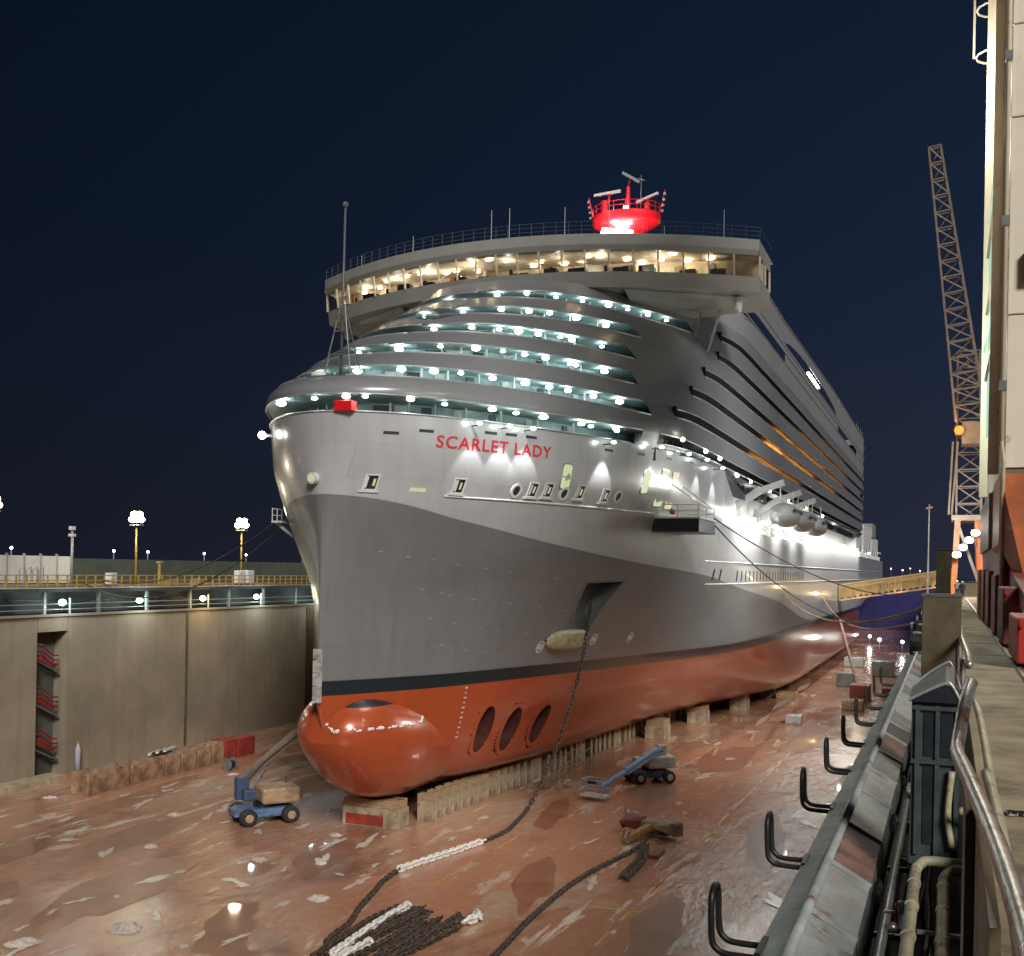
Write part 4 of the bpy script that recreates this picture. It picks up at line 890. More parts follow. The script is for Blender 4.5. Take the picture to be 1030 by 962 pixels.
for k, r_ in enumerate(ROWS):
    z = 32.2+2.75*k
    for (x, y) in r_:
        if lmesh is None:
            o = MB().sphere((0, 0, 0), .20, 12, 8, 0, (1.4, 1.4, .7)).build('deck_lamp', 'lamp_white', ship, smooth=True); lmesh = o.data
        else:
            o = bpy.data.objects.new('deck_lamp', lmesh); col.objects.link(o); o.parent = ship
        o.location = (x, y, z-.20); o.scale = [rnd.uniform(.7, 1.3)]*3
        # each lamp lights the gallery it hangs in
        v = Vector((x, y-(Y0S(z)+14), 0)); v = v.normalized() if v.length > .1 else Vector((0, -1, 0))
        point((x-v.x*.5, y-v.y*.5+.0, z-.5), rnd.uniform(2, 6.5), (.80, 1, .95), .25, ship)
# warm strip fittings in the side balconies
for k, ya, yb, pw in ((0, 128, 150, 6), (1, 72, 96, 50), (1, 96, 122, 26), (2, 84, 100, 110), (2, 104, 140, 95), (2, 150, 180, 40), (3, 92, 112, 60), (3, 116, 160, 120), (3, 165, 200, 50), (4, 120, 165, 70), (4, 170, 205, 60), (5, 150, 200, 40)):
    z = 31.25+2.75*k; MB().box(17.15, 17.25, ya, yb, z-.1, z).build('balcony_strip', 'lamp_orange', ship)
    l = bpy.data.lights.new('balcony_light', 'AREA'); l.shape = 'RECTANGLE'; l.size = yb-ya; l.size_y = .25; l.energy = pw*3.5; l.color = (1, .40, .07)
    o = bpy.data.objects.new('balcony_light', l); col.objects.link(o); o.parent = ship; o.matrix_basis = Matrix.Translation((17.6, (ya+yb)/2, z-.05)) @ Matrix.Rotation(R(150), 4, 'Y') @ Matrix.Rotation(R(90), 4, 'Z')
# wash lamps on brackets shining down the shell
WASH = [(5.9, 30.55, 500), (8.2, 30.6, 700), (10.2, 30.65, 700), (18.75, 30.5, 1100), (25.5, 30.8, 900), (31.2, 30.8, 400), (36.5, 30.8, 700), (43, 30.6, 900)]
for (y, z, pw) in WASH:
    p = on_hull(y, z, .02); nrm = (on_hull(y, z)-on_hull(y+.01, z)).cross(Vector((0, 0, 1))); nrm = Vector((1, -(hb(y+.1, z)-hb(y-.1, z))/.2, 0)).normalized(); q_ = p+nrm*1.0
    MB().bar(p, q_, .08).build('wash_lamp_arm', 'ship_inner', ship); MB().sphere(q_+Vector((0, 0, .12)), .17, 10, 6, 0, (1.3, 1.3, .7)).build('wash_lamp', 'lamp_white', ship, smooth=True)
    spot(q_+Vector((0, 0, -.08)), (-nrm.x*.16, -nrm.y*.16, -1), pw, 62, (.95, .97, 1), .12, .35, ship)
for y in (29, 39, 46, 56, 65, 80, 98, 120, 145): MB().sphere((19.05, y, 32.0 if y < 50 else 31.1), .2, 10, 6).build('deck_edge_lamp', 'lamp_white', ship, smooth=True)
# floods on the lifeboat deck wash the plating below
for y in (56, 62, 70, 80, 92, 108, 128, 152, 180, 215, 260):
    MB().box(19.6, 20.2, y-.25, y+.25, 26.2, 26.6).build('deck_flood', 'lamp_flood', ship)
    MB().bar((18.9, y, 26.4), (19.7, y, 26.4), .1).build('flood_arm', 'ship_rail', ship)
    if y % 2 == 0 and y > 66: point((17.4, y+3, 29), 130, (1, .97, .9), .3, ship)
for ya, yb, pw in ((56, 90, 3400), (90, 150, 5600), (150, 235, 6200)):
    l = bpy.data.lights.new('deck_flood_row', 'AREA'); l.shape = 'RECTANGLE'; l.size = yb-ya; l.size_y = .5; l.energy = pw; l.color = (1, .98, .92)
    o = bpy.data.objects.new('deck_flood_row', l); col.objects.link(o); o.parent = ship; o.location = (21.2, (ya+yb)/2, 27.0)
    o.matrix_basis = Matrix.Translation((21.2, (ya+yb)/2, 27.0)) @ Matrix.Rotation(R(38), 4, 'Y') @ Matrix.Rotation(R(90), 4, 'Z')

# ---- bridge
br_ = MB()
def yf(x): return 30.5+.0141*x*x
XS = [-24+48*i/40 for i in range(41)]
bridge = MB()
def strip(za, zb, fa, fb, mb, x_=XS): mb.grid([[(x, yf(x)+fa, za) for x in x_], [(x, yf(x)+fb, zb) for x in x_]])
strip(47.2, 48.6, .5, .15, bridge); strip(50.55, 51.0, -.35, -.6, bridge); strip(51.0, 52.0, -.6, -.6, bridge)
strip(48.6, 48.62, .15, .6, bridge); strip(50.54, 50.55, .3, -.35, bridge)
bridge.grid([[(x, yf(x)-.6, 52.0) for x in XS], [(x, 47, 52.0) for x in XS]])
bridge.grid([[(x, yf(x)+.5, 47.2) for x in XS], [(x, 47, 47.2-.0) for x in XS]], flip=True)
bb = bridge.build('bridge', 'bridge_fascia', ship)
for sgn in (1, -1):
    e_ = MB(); xe = sgn*24
    ya_ = yf(24)
    e_.add([(xe, ya_+.5, 47.2), (xe, 45, 47.2), (xe, 45, 48.6), (xe, ya_+.15, 48.6)], [(0, 1, 2, 3)]); e_.add([(xe, ya_-.6, 50.55), (xe, 45, 50.55), (xe, 45, 52), (xe, ya_-.6, 52)], [(0, 1, 2, 3)])
    e_.add([(sgn*23.4, 45, 47.2), (sgn*23.4, 45, 52), (sgn*10, 45, 52), (sgn*10, 45, 47.2)], [(0, 1, 2, 3)])
    e_.build('wing_end', 'bridge_fascia', bb)
    o = MB().add([(xe, ya_+.2, 48.65), (xe, 44.5, 48.65), (xe, 44.5, 50.5), (xe, ya_-.2, 50.5)], [(0, 1, 2, 3)]).build('window_pane', 'window_glass', bb)
    for y in (ya_, 41.8, 44.6): MB().bar((xe, y+.1, 48.6), (xe, y-.1, 50.55), .18).build('mullion', 'mullion', bb)
    # sloping underside of the wing with struts down to the house
    u_ = MB(); u_.add([(sgn*22.8, 40.2, 47.15), (sgn*22.8, 46, 47.15), (sgn*12, 46, 46.55), (sgn*12, 35.4, 46.55), (sgn*12, 33.6, 47.15)], [(0, 1, 2, 3), (0, 3, 4)]); u_.build('wing_underside', 'bridge_fascia', bb)
    for (xa, xb) in ((19.5, 17.2), (17.5, 15.6)):
        MB().bar((sgn*xa, 42.5, 46.6), (sgn*xb, 45.5 if sgn > 0 else 40, 41.8), .28).build('strut', 'ship_side', bb)
    MB().tube([(sgn*21.8, 39.6, 47.0), (sgn*21.8, 39.6, 46.1)], .42, 12).build('wing_camera', 'ship_white', bb); MB().sphere((sgn*21.8, 39.6, 45.9), .42, 12, 8).build('wing_camera_dome', 'ship_white', bb, smooth=True)
NP = 22
for i in range(NP):
    xa, xb = -24+48*i/NP, -24+48*(i+1)/NP
    xs_ = [xa+.06+(xb-xa-.12)*j/3 for j in range(4)]
    MB().grid([[(x, yf(x)+.18, 48.64) for x in xs_], [(x, yf(x)-.28, 50.52) for x in xs_]]).build('window_pane', 'window_glass', bb)
    if i: MB().bar((xa, yf(xa)+.14, 48.6), (xa, yf(xa)-.33, 50.56), (.19, .14)).build('mullion', 'mullion', bb)
inn = MB(); inn.grid([[(x, yf(x)*.5+21.5, 48.3) for x in XS], [(x, yf(x)*.5+21.5, 50.9) for x in XS]]); inn.build('bridge_rear_wall', 'bridge_inner', bb)
inn = MB(); inn.grid([[(x, yf(x)+.3, 50.75) for x in XS], [(x, 43, 50.75) for x in XS]]); inn.build('bridge_ceiling', 'bridge_inner', bb)
inn = MB(); inn.grid([[(x, yf(x)+.6, 48.55) for x in XS], [(x, 43, 48.55) for x in XS]]); inn.build('bridge_floor', 'bridge_dark', bb)
for i in range(14):
    x = -21+3.2*i+rnd.uniform(-.5, .5); MB().box(x-rnd.uniform(.5, 1.1), x+rnd.uniform(.4, 1), yf(x)+1.2, yf(x)+2.0, 48.55, 48.55+rnd.uniform(.35, 1.0)).build('console', 'bridge_dark', bb)
for i in range(30):
    x = -22.8+1.55*i+rnd.uniform(-.4, .4); d_ = rnd.choice((1.1, 2.2, 3.4, 4.6)); MB().sphere((x, yf(x)+d_, 50.55), rnd.uniform(.10, .17), 10, 5, 0, (2.4, 1, .5)).build('ceiling_lamp', 'lamp_warm', bb, smooth=True)
    if i % 3 == 0: point((x, yf(x)+2.6, 49.9), rnd.uniform(45, 95), (1, .91, .76), .2, ship)
for i in range(16):
    x = -21.5+2.9*i+rnd.uniform(-.8, .8); w_ = rnd.uniform(.3, 1.2); y = yf(x)*.5+21.2; MB().box(x, x+w_, y-rnd.uniform(.1, 1.6), y, 48.55, 48.55+rnd.uniform(1.2, 2.1)).build('rear_panel', rnd.choice(('bridge_panel', 'bridge_panel', 'bridge_dark', 'mullion', 'red_block')), bb)
for i in range(9):
    x = -20+5*i+rnd.uniform(-1, 1); MB().bar((x, yf(x)+1.6, 48.5), (x, yf(x)+1.6, 49.5), (.35, .3)).build('chair_back', 'bridge_dark', bb)

# roof railing and whip aerials
rl = MB()
for zz in (52.45, 52.85, 53.25): rl.tube([(x, yf(x)-.3, zz) for x in XS], .022, 5)
rl.tube([(24, yf(24)-.3, 53.25), (24, 46, 53.25)], .022, 5); o = rl.build('roof_rail', 'mast_grey', bb)
for x in XS[::1]: MB().bar((x, yf(x)-.3, 52), (x, yf(x)-.3, 53.25), .04).build('rail_post', 'mast_grey', bb)
for (x, y, h_) in ((-20.5, 40, 3), (-12, 36, 3.2), (-3, 36, 5), (-1, 36, 5), (5, 36, 4.5), (9, 38, 5.5), (12.5, 38, 3), (20, 41, 4.2), (13.7, 42, 3.5)): MB().tube([(x, y, 52), (x, y, 52+h_)], [.06, .03], 6).build('whip_aerial', 'ship_side', bb)
sp_ = MB().sphere((5.6, 35, 52.7), .35, 8, 6).build('searchlight', 'ship_inner', bb)
MB().box(-14, 14, 41, 75, 52.0, 54.2).build('radio_house', 'ship_band', ship)

# ---- red radar mast
ma = MB(); rows = []
for z, rx, ry in ((55.0, 1.4, 2.2), (65.3, 1.4, 2.2), (65.9, 2.4, 2.6), (66.6, 4.3, 3.3), (67.0, 4.7, 3.45), (67.9, 4.75, 3.5), (68.0, 4.6, 3.4), (68.0, 0.05, .05)):
    rows.append([(rx*math.cos(2*math.pi*j/28), 75+ry*math.sin(2*math.pi*j/28), z) for j in range(29)])
ma.grid(rows, flip=False); mo = autosmooth(ma.build('radar_mast', 'mast_red', ship), 30)
mo['label'] = 'bright red radar mast above the bridge'
for zz in (68.6, 69.2): MB().tube([(4.6*math.cos(2*math.pi*j/24), 75+3.4*math.sin(2*math.pi*j/24), zz) for j in range(24)], .05, 5, closed=True).build('platform_rail', 'mast_red', mo)
for j in range(18): a = 2*math.pi*j/18; MB().bar((4.6*math.cos(a), 75+3.4*math.sin(a), 68), (4.6*math.cos(a), 75+3.4*math.sin(a), 69.2), .07).build('rail_post', 'mast_red', mo)
MB().tube([(.2, 75, 68), (.2, 75, 72)], [.4, .28], 10).build('pole', 'mast_red', mo); MB().tube([(.1, 74.4, 68.1), (.1, 74.4, 69.2)], .32, 10).build('glow_stub', 'lamp_white', mo)  # the short stub's white glow is put into its material
MB().tube([(-3.1, 75, 68), (-3.1, 75, 70.4)], .5, 10).build('radar_pedestal', 'mast_red', mo); MB().obox((-2.6, 74.6, 71.3), (1.9, -.15, .08), (0, .2, 0), (0, 0, .16)).build('radar_scanner', 'ship_white', mo); MB().bar((-2.6, 75, 70), (-2.4, 75, 71.3), .2).build('scanner_leg', 'mast_red', mo)
MB().tube([(2.9, 75, 68), (2.9, 75, 69.6)], .4, 10).build('radar_pedestal', 'mast_red', mo); MB().obox((3.0, 74.6, 70.1), (1.45, .2, .55), (0, .2, 0), (-.05, 0, .14)).build('radar_scanner', 'ship_white', mo)
MB().obox((.6, 74.9, 73.2), (1.2, 0, -.75), (0, .2, 0), (.08, 0, .16)).build('radar_scanner', 'boat_grey', mo); MB().bar((.2, 75, 72), (.5, 75, 73.2), .15).build('scanner_leg', 'mast_red', mo)
for sgn in (-1, 1):
    MB().bar((sgn*4.6, 75, 68), (sgn*5.3, 75, 71), .14).build('lamp_arm', 'mast_red', mo)
    for j in range(4): MB().sphere((sgn*(5.0+.1*j), 74.8, 68.2+.75*j), .22, 8, 6).build('signal_lamp', 'boat_grey', mo, smooth=True)
MB().bar((2.0, 75, 69), (2.0, 75, 73.4), .06).bar((1.6, 75, 73.0), (2.5, 75, 72.6), .1).build('wind_vane', 'boat_grey', mo)
spot((-1.2, 69.6, 61.5), (.25, 1.0, 1.0), 1800, 100, (1, .55, .55), .3, .5, ship); spot((3.0, 69.5, 61.5), (-.2, 1.0, 1.0), 1800, 100, (1, .5, .5), .3, .5, ship)
spot((-7, 66, 70.5), (.75, 1.0, -.05), 900, 80, (1, .6, .6), .3, .5, ship)
MB().obox((-.2, 71.5, 64.9), (1.9, .3, -.25), (0, .5, .1), (.1, 0, .38)).build('mast_flood', 'lamp_flood', mo)
point((.5, 69.5, 64.9), 60, (.85, .92, 1), .4, ship)

# ---- foremast on the forward slope
fm_ = MB().tube([(0, 1.85, 33.6), (0, 2.05, 46.4)], [.11, .08], 10).build('foremast', 'mast_grey', ship, smooth=True)
for (x, y) in ((-1.3, 1.5), (1.2, 1.2), (.9, 3.6)): MB().tube([(x, y, 33.6), (x*.15, 1.95, 39.2)], .06, 6).build('mast_leg', 'mast_grey', fm_)
for zz in (35.5, 37.2, 38.4): MB().bar((-.9*(40-zz)/5, 1.6, zz), (.9*(40-zz)/5, 1.6, zz), .1).build('mast_brace', 'mast_grey', fm_)
MB().sphere((0, 2.05, 46.5), .24, 8, 6).build('mast_cap', 'mast_grey', fm_); MB().box(-1.9, 1.2, .4, 2.6, 33.2, 33.8).build('mast_base', 'mast_grey', fm_); MB().sphere((-1.3, .9, 33.9), .5, 10, 6, 0, (1.3, 1, .7)).build('anchor_winch_cover', 'ship_white', fm_, smooth=True)
MB().box(1.2, 2.6, -1.0, -.2, 30.95, 31.7).build('red_locker', 'mast_red', ship, bevel=.06)
MB().tube([(-6.2, 3.4, 29.9), (-7.0, 2.6, 29.9)], .12, 8).build('bow_lamp_arm', 'ship_grey', ship); MB().sphere((-7.1, 2.4, 29.9), .3, 10, 6).build('bow_lamp', 'lamp_flood', ship, smooth=True); point((-7.9, 1.4, 29.7), 25, (1, .9, .75), .3, ship)
pc = MB().box(-7.9, -7.0, 5.0, 6.4, 23.4, 23.55).build('pilot_platform', 'ship_white', ship)
for (x, y) in ((-7.85, 5.05), (-7.85, 6.35), (-7.4, 5.05)): MB().bar((x, y, 23.5), (x, y, 24.5), .06).build('rail_post', 'ship_white', pc)
MB().bar((-7.85, 5.05, 24.5), (-7.85, 6.35, 24.5), .08).bar((-7.85, 5.05, 24.0), (-7.85, 6.35, 24.0), .06).build('rail', 'ship_white', pc); MB().bar((-7.8, 5.6, 23.4), (-6.2, 5.6, 22.3), .18).build('bracket', 'ship_white', pc)

# ---- shell-door platform with rails
pf = MB().box(16.3, 20.6, 29.3, 36.5, 23.75, 24.95).build('boarding_platform', 'cabinet_dark', ship, bevel=.04); pf['label'] = 'dark folding platform on the port shell'
MB().box(16.3, 20.7, 29.25, 36.6, 24.951, 25.1).build('platform_deck', 'ship_white', pf)
for (a, b_) in (((16.8, 29.4), (20.5, 29.4)), ((20.5, 29.4), (20.5, 36.4)), ((17.5, 36.4), (20.5, 36.4))):
    for zz in (25.65, 26.2): MB().tube([(*a, zz), (*b_, zz)], .04, 6).build('rail', 'ship_rail', pf)
for (x, y) in ((16.8, 29.4), (18.6, 29.4), (20.5, 29.4), (20.5, 33), (20.5, 36.4)): MB().bar((x, y, 25.1), (x, y, 26.2), .07).build('rail_post', 'ship_rail', pf)
MB().tube([(17.2, 29.6, 28.6), (20.3, 33, 26.2)], .05, 6).build('stay', 'ship_rail', pf); MB().tube([(17.2, 31.6, 29), (20.4, 36, 26.2)], .05, 6).build('stay', 'ship_rail', pf)
MB().sphere((18.0, 30.0, 25.6), .3, 8, 6).build('lifebuoy', 'red_paint', pf)
point((20.0, 32.5, 27.4), 40, (1, .9, .6), .2, ship)
def smoothp(P, k=6):
    P = [Vector(p) for p in P]; o_ = []
    for i in range(len(P)-1):
        a, b_, c_, d = P[max(0, i-1)], P[i], P[i+1], P[min(len(P)-1, i+2)]
        for j in range(k):
            t_ = j/k; o_.append(.5*((2*b_)+(c_-a)*t_+(2*a-5*b_+4*c_-d)*t_*t_+(3*b_-a-3*c_+d)*t_**3))
    return o_+[P[-1]]

# ================================================================== OBJECTS ON THE DOCK FLOOR
def boom_lift(label, loc, rz, tip, cols, joint=None):
    """tip, joint in local coordinates; cols: chassis, turret, boom, counterweight"""
    t_ = thing('boom_lift', label, 'boom lift', loc, 'boom lifts on the dock floor', rz)
    ch = MB().box(-.85, .85, -1.5, 1.5, .38, .85).build('chassis', cols[0], t_, bevel=.08)
    MB().box(-.55, .55, -1.75, -1.5, .45, .8).build('bumper', cols[0], ch)
    for sx_ in (-1, 1):
        for sy_ in (-1, 1):
            w_ = MB().tube([(sx_*.78, sy_*1.15, .47), (sx_*.86, sy_*1.15, .47), (sx_*1.16, sy_*1.15, .47), (sx_*1.24, sy_*1.15, .47)], [.38, .47, .47, .38], 18).build('wheel', 'tyre', t_, smooth=False)
            MB().tube([(sx_*1.235, sy_*1.15, .47), (sx_*1.26, sy_*1.15, .47)], [.24, .20], 14).build('rim', cols[3], w_)
    MB().cyl((0, 0, .85), (0, 0, 1.05), .6, 18).build('slew_ring', 'black_steel', t_)
    MB().box(-.9, .9, -.35, 1.75, 1.06, 1.95).build('counterweight', cols[3], t_, bevel=.14)
    MB().box(-.95, -.35, -1.0, 1.0, 1.06, 1.7).build('engine_cover', cols[1], t_, bevel=.1)
    piv = Vector((0.1, 1.2, 2.05)) if joint is None else Vector(joint); tip = Vector(tip)
    MB().box(piv.x-.28, piv.x+.28, piv.y-.35, piv.y+.35, 1.05, piv.z+.22).build('pivot_tower', cols[1], t_, bevel=.05)
    d = tip-piv
    MB().bar(piv, piv+d*.62, (.36, .46)).build('boom_section', cols[2], t_, bevel=.03)
    MB().bar(piv+d*.55, tip, (.26, .32)).build('boom_extension', cols[2], t_, bevel=.03)
    MB().tube([piv+Vector((0, -.5 if d.y < 0 else .5, -.75)), piv+d*.32+Vector((0, 0, -.2))], .09, 8).build('lift_cylinder', 'galvanised', t_)
    h = Vector((d.x, d.y, 0)).normalized(); s_ = Vector((-h.y, h.x, 0)); c_ = tip+h*.75
    for o_ in (-.24, .24): MB().tube(smoothp([piv+s_*o_+Vector((0, 0, -.2)), piv+d*.2+s_*o_+Vector((0, 0, .12)), piv+d*.6+s_*o_*.9+Vector((0, 0, -.02)), tip+s_*o_*.7], 4), .03, 5).build('hydraulic_hose', 'cable_black', t_)
    MB().obox(c_+h*.4+Vector((0, 0, .55)), h*.12, s_*.3, Vector((0, 0, .14))).build('control_panel', 'black_steel', t_)
    MB().box(.2, .75, 1.2, 1.78, 1.3, 1.7).build('side_grille', 'black_steel', t_); MB().box(-.9, -.86, -.3, .3, 1.2, 1.5).build('access_hatch', cols[3], t_)
    MB().tube([(-.3, 1.3, 1.95), (-.3, 1.3, 2.35)], .05, 6).build('exhaust', 'rusty_steel', t_)
    bk_ = MB().obox(c_+Vector((0, 0, -.42)), h*.55, s_*.9, Vector((0, 0, .05))).build('basket_floor', cols[3], t_)
    for zz in (.1, .65):
        MB().tube([c_+h*.52*a+s_*.87*b_+Vector((0, 0, zz)) for a, b_ in ((-1, -1), (1, -1), (1, 1), (-1, 1))], .035, 6, closed=True).build('basket_rail', cols[2], t_)
    for a, b_ in ((-1, -1), (1, -1), (1, 1), (-1, 1)): MB().bar(c_+h*.52*a+s_*.87*b_+Vector((0, 0, -.4)), c_+h*.52*a+s_*.87*b_+Vector((0, 0, .65)), .06).build('basket_post', cols[2], t_)
    return t_
def local(world_pt, loc, rz):
    v = Vector(world_pt)-Vector(loc); c_, s_ = math.cos(-rz), math.sin(-rz); return (v.x*c_-v.y*s_, v.x*s_+v.y*c_, v.z)
loc, rz = (-49.6, 72.2, 0), R(-38)
l1 = boom_lift('brown and blue boom lift reaching up beside the bulb', loc, rz, local((-49.6, 78.5, 5.7), loc, rz), ('lift_blue', 'lift_navy', 'lift_arm', 'lift_tan'), joint=(-1.15, -.9, 2.1)); l1.scale = (1.45, 1.45, 1.4)
loc, rz = (-26.4, 102.0, 0), R(-52)
l2 = boom_lift('blue boom lift with its arm lowered to the dock floor', loc, rz, local((-27.8, 94.6, .75), loc, rz), ('lift_navy', 'lift_white', 'arm_blue', 'lift_white'), joint=(.1, .9, 2.45)); l2.scale = (1.3, 1.3, 1.3)

# ---- chains
def links(path, pitch=.40, r=.062, L_=.60, W_=.32, mb=None, start=0):
    path = [Vector(p) for p in path]; seg = [(b_-a).length for a, b_ in zip(path[:-1], path[1:])]; tot = sum(seg); k = int(tot/pitch); mb = mb or MB()
    for i in range(k):
        s_ = (i+.5)*pitch; j = 0
        while j < len(seg)-1 and s_ > seg[j]: s_ -= seg[j]; j += 1
        p = path[j].lerp(path[j+1], s_/seg[j]); d = (path[j+1]-path[j]).normalized()
        u = d.cross(Vector((0, 0, 1))); u = u.normalized() if u.length > .1 else Vector((1, 0, 0)); w_ = u.cross(d)
        ang = (R(45) if (i+start) % 2 else R(-45))+rnd.uniform(-.25, .25); n_ = u*math.cos(ang)+w_*math.sin(ang)
        pts = []
        for q_ in range(10):
            a = 2*math.pi*q_/10; cx = math.cos(a)*W_/2+math.copysign((L_-W_)/2, math.cos(a)); pts.append(p+d*cx+n_*math.sin(a)*(W_/2-r*.3))
        mb.tube(pts, r, 5, closed=True)
    return mb
ca = thing('anchor_chain', 'long anchor chain hanging from the bow pocket and lying in a curve', 'chain', (-32, 80, 0))
def rel(pts, o_): return [Vector(p)-o_.location for p in pts]
hang = smoothp([(-29.3, 91.8, 17.2), (-29.6, 90.6, 12.5), (-30.1, 88.6, 8.0), (-30.9, 86.6, 4.0), (-31.7, 84.8, 1.2), (-32.0, 83.6, .2), (-31.3, 79.5, .16), (-31.0, 76.6, .16), (-31.3, 73.4, .16)], 8)
links(rel(hang, ca)).build('dark_links', 'chain_dark', ca)
links(rel(smoothp([(-31.3, 73.4, .2), (-32.0, 70, .2), (-32.7, 67, .2), (-33.35, 64, .2)]), ca), r=.10, L_=.7, W_=.42).build('white_links', 'chain_white', ca); 
links(rel(smoothp([(-33.35, 64, .16), (-33.1, 61.6, .16), (-32.5, 59.2, .16), (-31.7, 56, .16), (-30.8, 53.2, .16), (-30.6, 51.2, .16), (-30.2, 49.6, .16)]), ca)).build('dark_links', 'chain_dark', ca)
cp_ = thing('chain_pile', 'heap of dark anchor chain laid in rows with white marked links', 'chain', (-28, 53, 0))
P = []; yy = [48.5, 57.0]
for i in range(9):
    x = -29.9+i*.5+rnd.uniform(-.15, .15); top = 56.9+.5*math.sin(i*1.1)+rnd.uniform(-.7, .4)-(1.6 if i in (6, 7) else 0)
    a, b_ = ((x, 47.8, .2+.15*(i % 3)), (x+.1, top, .2+.12*(i % 2)))
    P += [a, (x+rnd.uniform(-.3, .3), 51, rnd.uniform(.2, .5)), (x+rnd.uniform(-.3, .3), 54, rnd.uniform(.2, .45)), b_] if i % 2 == 0 else [b_, (x+rnd.uniform(-.3, .3), 54, .3), (x+rnd.uniform(-.3, .3), 51, rnd.uniform(.2, .55)), a]
links(rel(P, cp_), pitch=.37).build('dark_links', 'chain_dark', cp_)
links(rel([(-28.55, 47.8, .55), (-28.8, 52.5, .55), (-29.0, 57.1, .4)], cp_), r=.10, L_=.7, W_=.42).build('white_links', 'chain_white', cp_)
links(rel([(-27.9, 47.5, .55), (-27.8, 50.6, .5)], cp_), r=.10, L_=.7, W_=.42).build('white_links', 'chain_white', cp_)
links(rel([(-25.0, 57.6, .3), (-24.5, 57.0, .3), (-25.0, 55.6, .3)], cp_), r=.11, L_=.7, W_=.44).build('white_links', 'chain_white', cp_)
links(rel([(-27.0, 47.5, .2), (-26.0, 53, .2), (-25.0, 57.6, .2)], cp_)).build('dark_links', 'chain_dark', cp_); links(rel([(-26.2, 47.5, .2), (-25.4, 52, .2), (-24.9, 55.4, .2)], cp_)).build('dark_links', 'chain_dark', cp_)
cb = thing('anchor_chain', 'second anchor chain running from the anchor towards the camera', 'chain', (-21, 65, 0))
links(rel(smoothp([(-20.3, 78.0, .35), (-20.8, 74.6, .16), (-21.6, 70, .16), (-22.0, 65, .16), (-21.9, 58, .16), (-21.5, 52.5, .16), (-21.3, 44, .16)]), cb)).build('dark_links', 'chain_dark', cb)
links(rel([(-20.3, 77.6, .3), (-19.6, 73, .25), (-19.5, 68.6, .25), (-19.0, 68.4, .25), (-19.1, 73, .3), (-20.0, 77.4, .3)], cb)).build('dark_links', 'chain_dark', cb)
an = thing('ship_anchor', 'rusty stockless anchor lying flat on the dock floor', 'anchor', (-20.9, 80.6, 0), rz=R(-14)); an.scale = (1.25, 1.25, 1.4)
MB().bar((0, -2.4, .35), (0, .6, .5), (.42, .38)).build('shank', 'anchor_orange', an, bevel=.05)
MB().box(-1.15, 1.15, .3, 1.1, .1, .8).build('crown', 'anchor_steel', an, bevel=.12)
for s_, mt in ((-1, 'oxide'), (1, 'anchor_steel')):
    f_ = MB(); f_.add([(s_*.55, .9, .15), (s_*1.95, .9, .15), (s_*1.8, .1, .2), (s_*1.15, -1.5, .9), (s_*.6, .1, .2), (s_*.55, .9, .95), (s_*1.95, .9, .9), (s_*1.75, .1, .75), (s_*1.15, -1.5, 1.0), (s_*.65, .1, .75)],
                      [(4, 3, 2, 1, 0), (5, 6, 7, 8, 9), (0, 1, 6, 5), (1, 2, 7, 6), (2, 3, 8, 7), (3, 4, 9, 8), (4, 0, 5, 9)] if s_ > 0 else [(0, 1, 2, 3, 4), (9, 8, 7, 6, 5), (5, 6, 1, 0), (6, 7, 2, 1), (7, 8, 3, 2), (8, 9, 4, 3), (9, 5, 0, 4)])
    f_.build('fluke', mt, an, bevel=.04)
MB().tube([(0, -2.4+.3*math.cos(a), .4+.3*math.sin(a)) for a in [2*math.pi*i/10 for i in range(10)]], .08, 6, closed=True).build('shackle', 'anchor_steel', an)
t_ = thing('steel_plate', 'small flat steel plate beside the anchor', 'plate', (-18.9, 75.5, 0)); MB().box(-.35, .35, -1, 1, 0, .3).build('slab', 'oxide', t_)

# ---- scraps of plastic sheet and paint-spattered litter
HE = [((-41.6, 47.6), 1.5, 'crumpled pale plastic sheet in the puddle closest to the camera'), ((-57, 70.6), .9, 'small crumpled sheet between the blocks and the boom lift'), ((-35, 56.8), 1.1, 'pink-white crumpled sheet on the floor before the keel blocks'), ((-42.1, 70.6), .8, 'crumpled sheet on the floor just before the bulb'), ((-70.2, 71.0), .9, 'flat pale sheet beside the first ballast block'),
      ((-44.8, 43.6), 1.3, 'torn plastic sheet at the lower picture edge'), ((-58, 81.5), .7, 'small white scrap near the red block'), ((-46.5, 77.5), 1.0, 'pale sheet behind the boom lift'), ((-63, 86.5), .8, 'white scrap below the cable drum'), ((-39.0, 63.5), .7, 'small white scrap in front of the front keel block'), ((-52, 62), .8, 'flat white scrap out on the open wet floor')]
for (x, y), s_, lb_ in HE:
    mb = MB(); rows = []
    for i in range(9):
        rows.append([(s_*.75*(i-4)/4*(1-.35*((j-4)/4)**2)*(1+.16*rnd.uniform(-1, 1)), s_*.6*(j-4)/4*(1-.35*((i-4)/4)**2)*(1+.16*rnd.uniform(-1, 1)), .015+.15*s_*max(0, 1-((i-4)/4)**2)*max(0, 1-((j-4)/4)**2)*rnd.uniform(.1, 1.6)) for j in range(9)])
    mb.grid(rows, flip=True); o = tag(mb.build('plastic_sheet', 'plastic_sheet', None, loc=(x, y, .01)), lb_, 'plastic sheet', 'plastic scraps on the floor'); o.rotation_euler.z = rnd.uniform(0, 3)
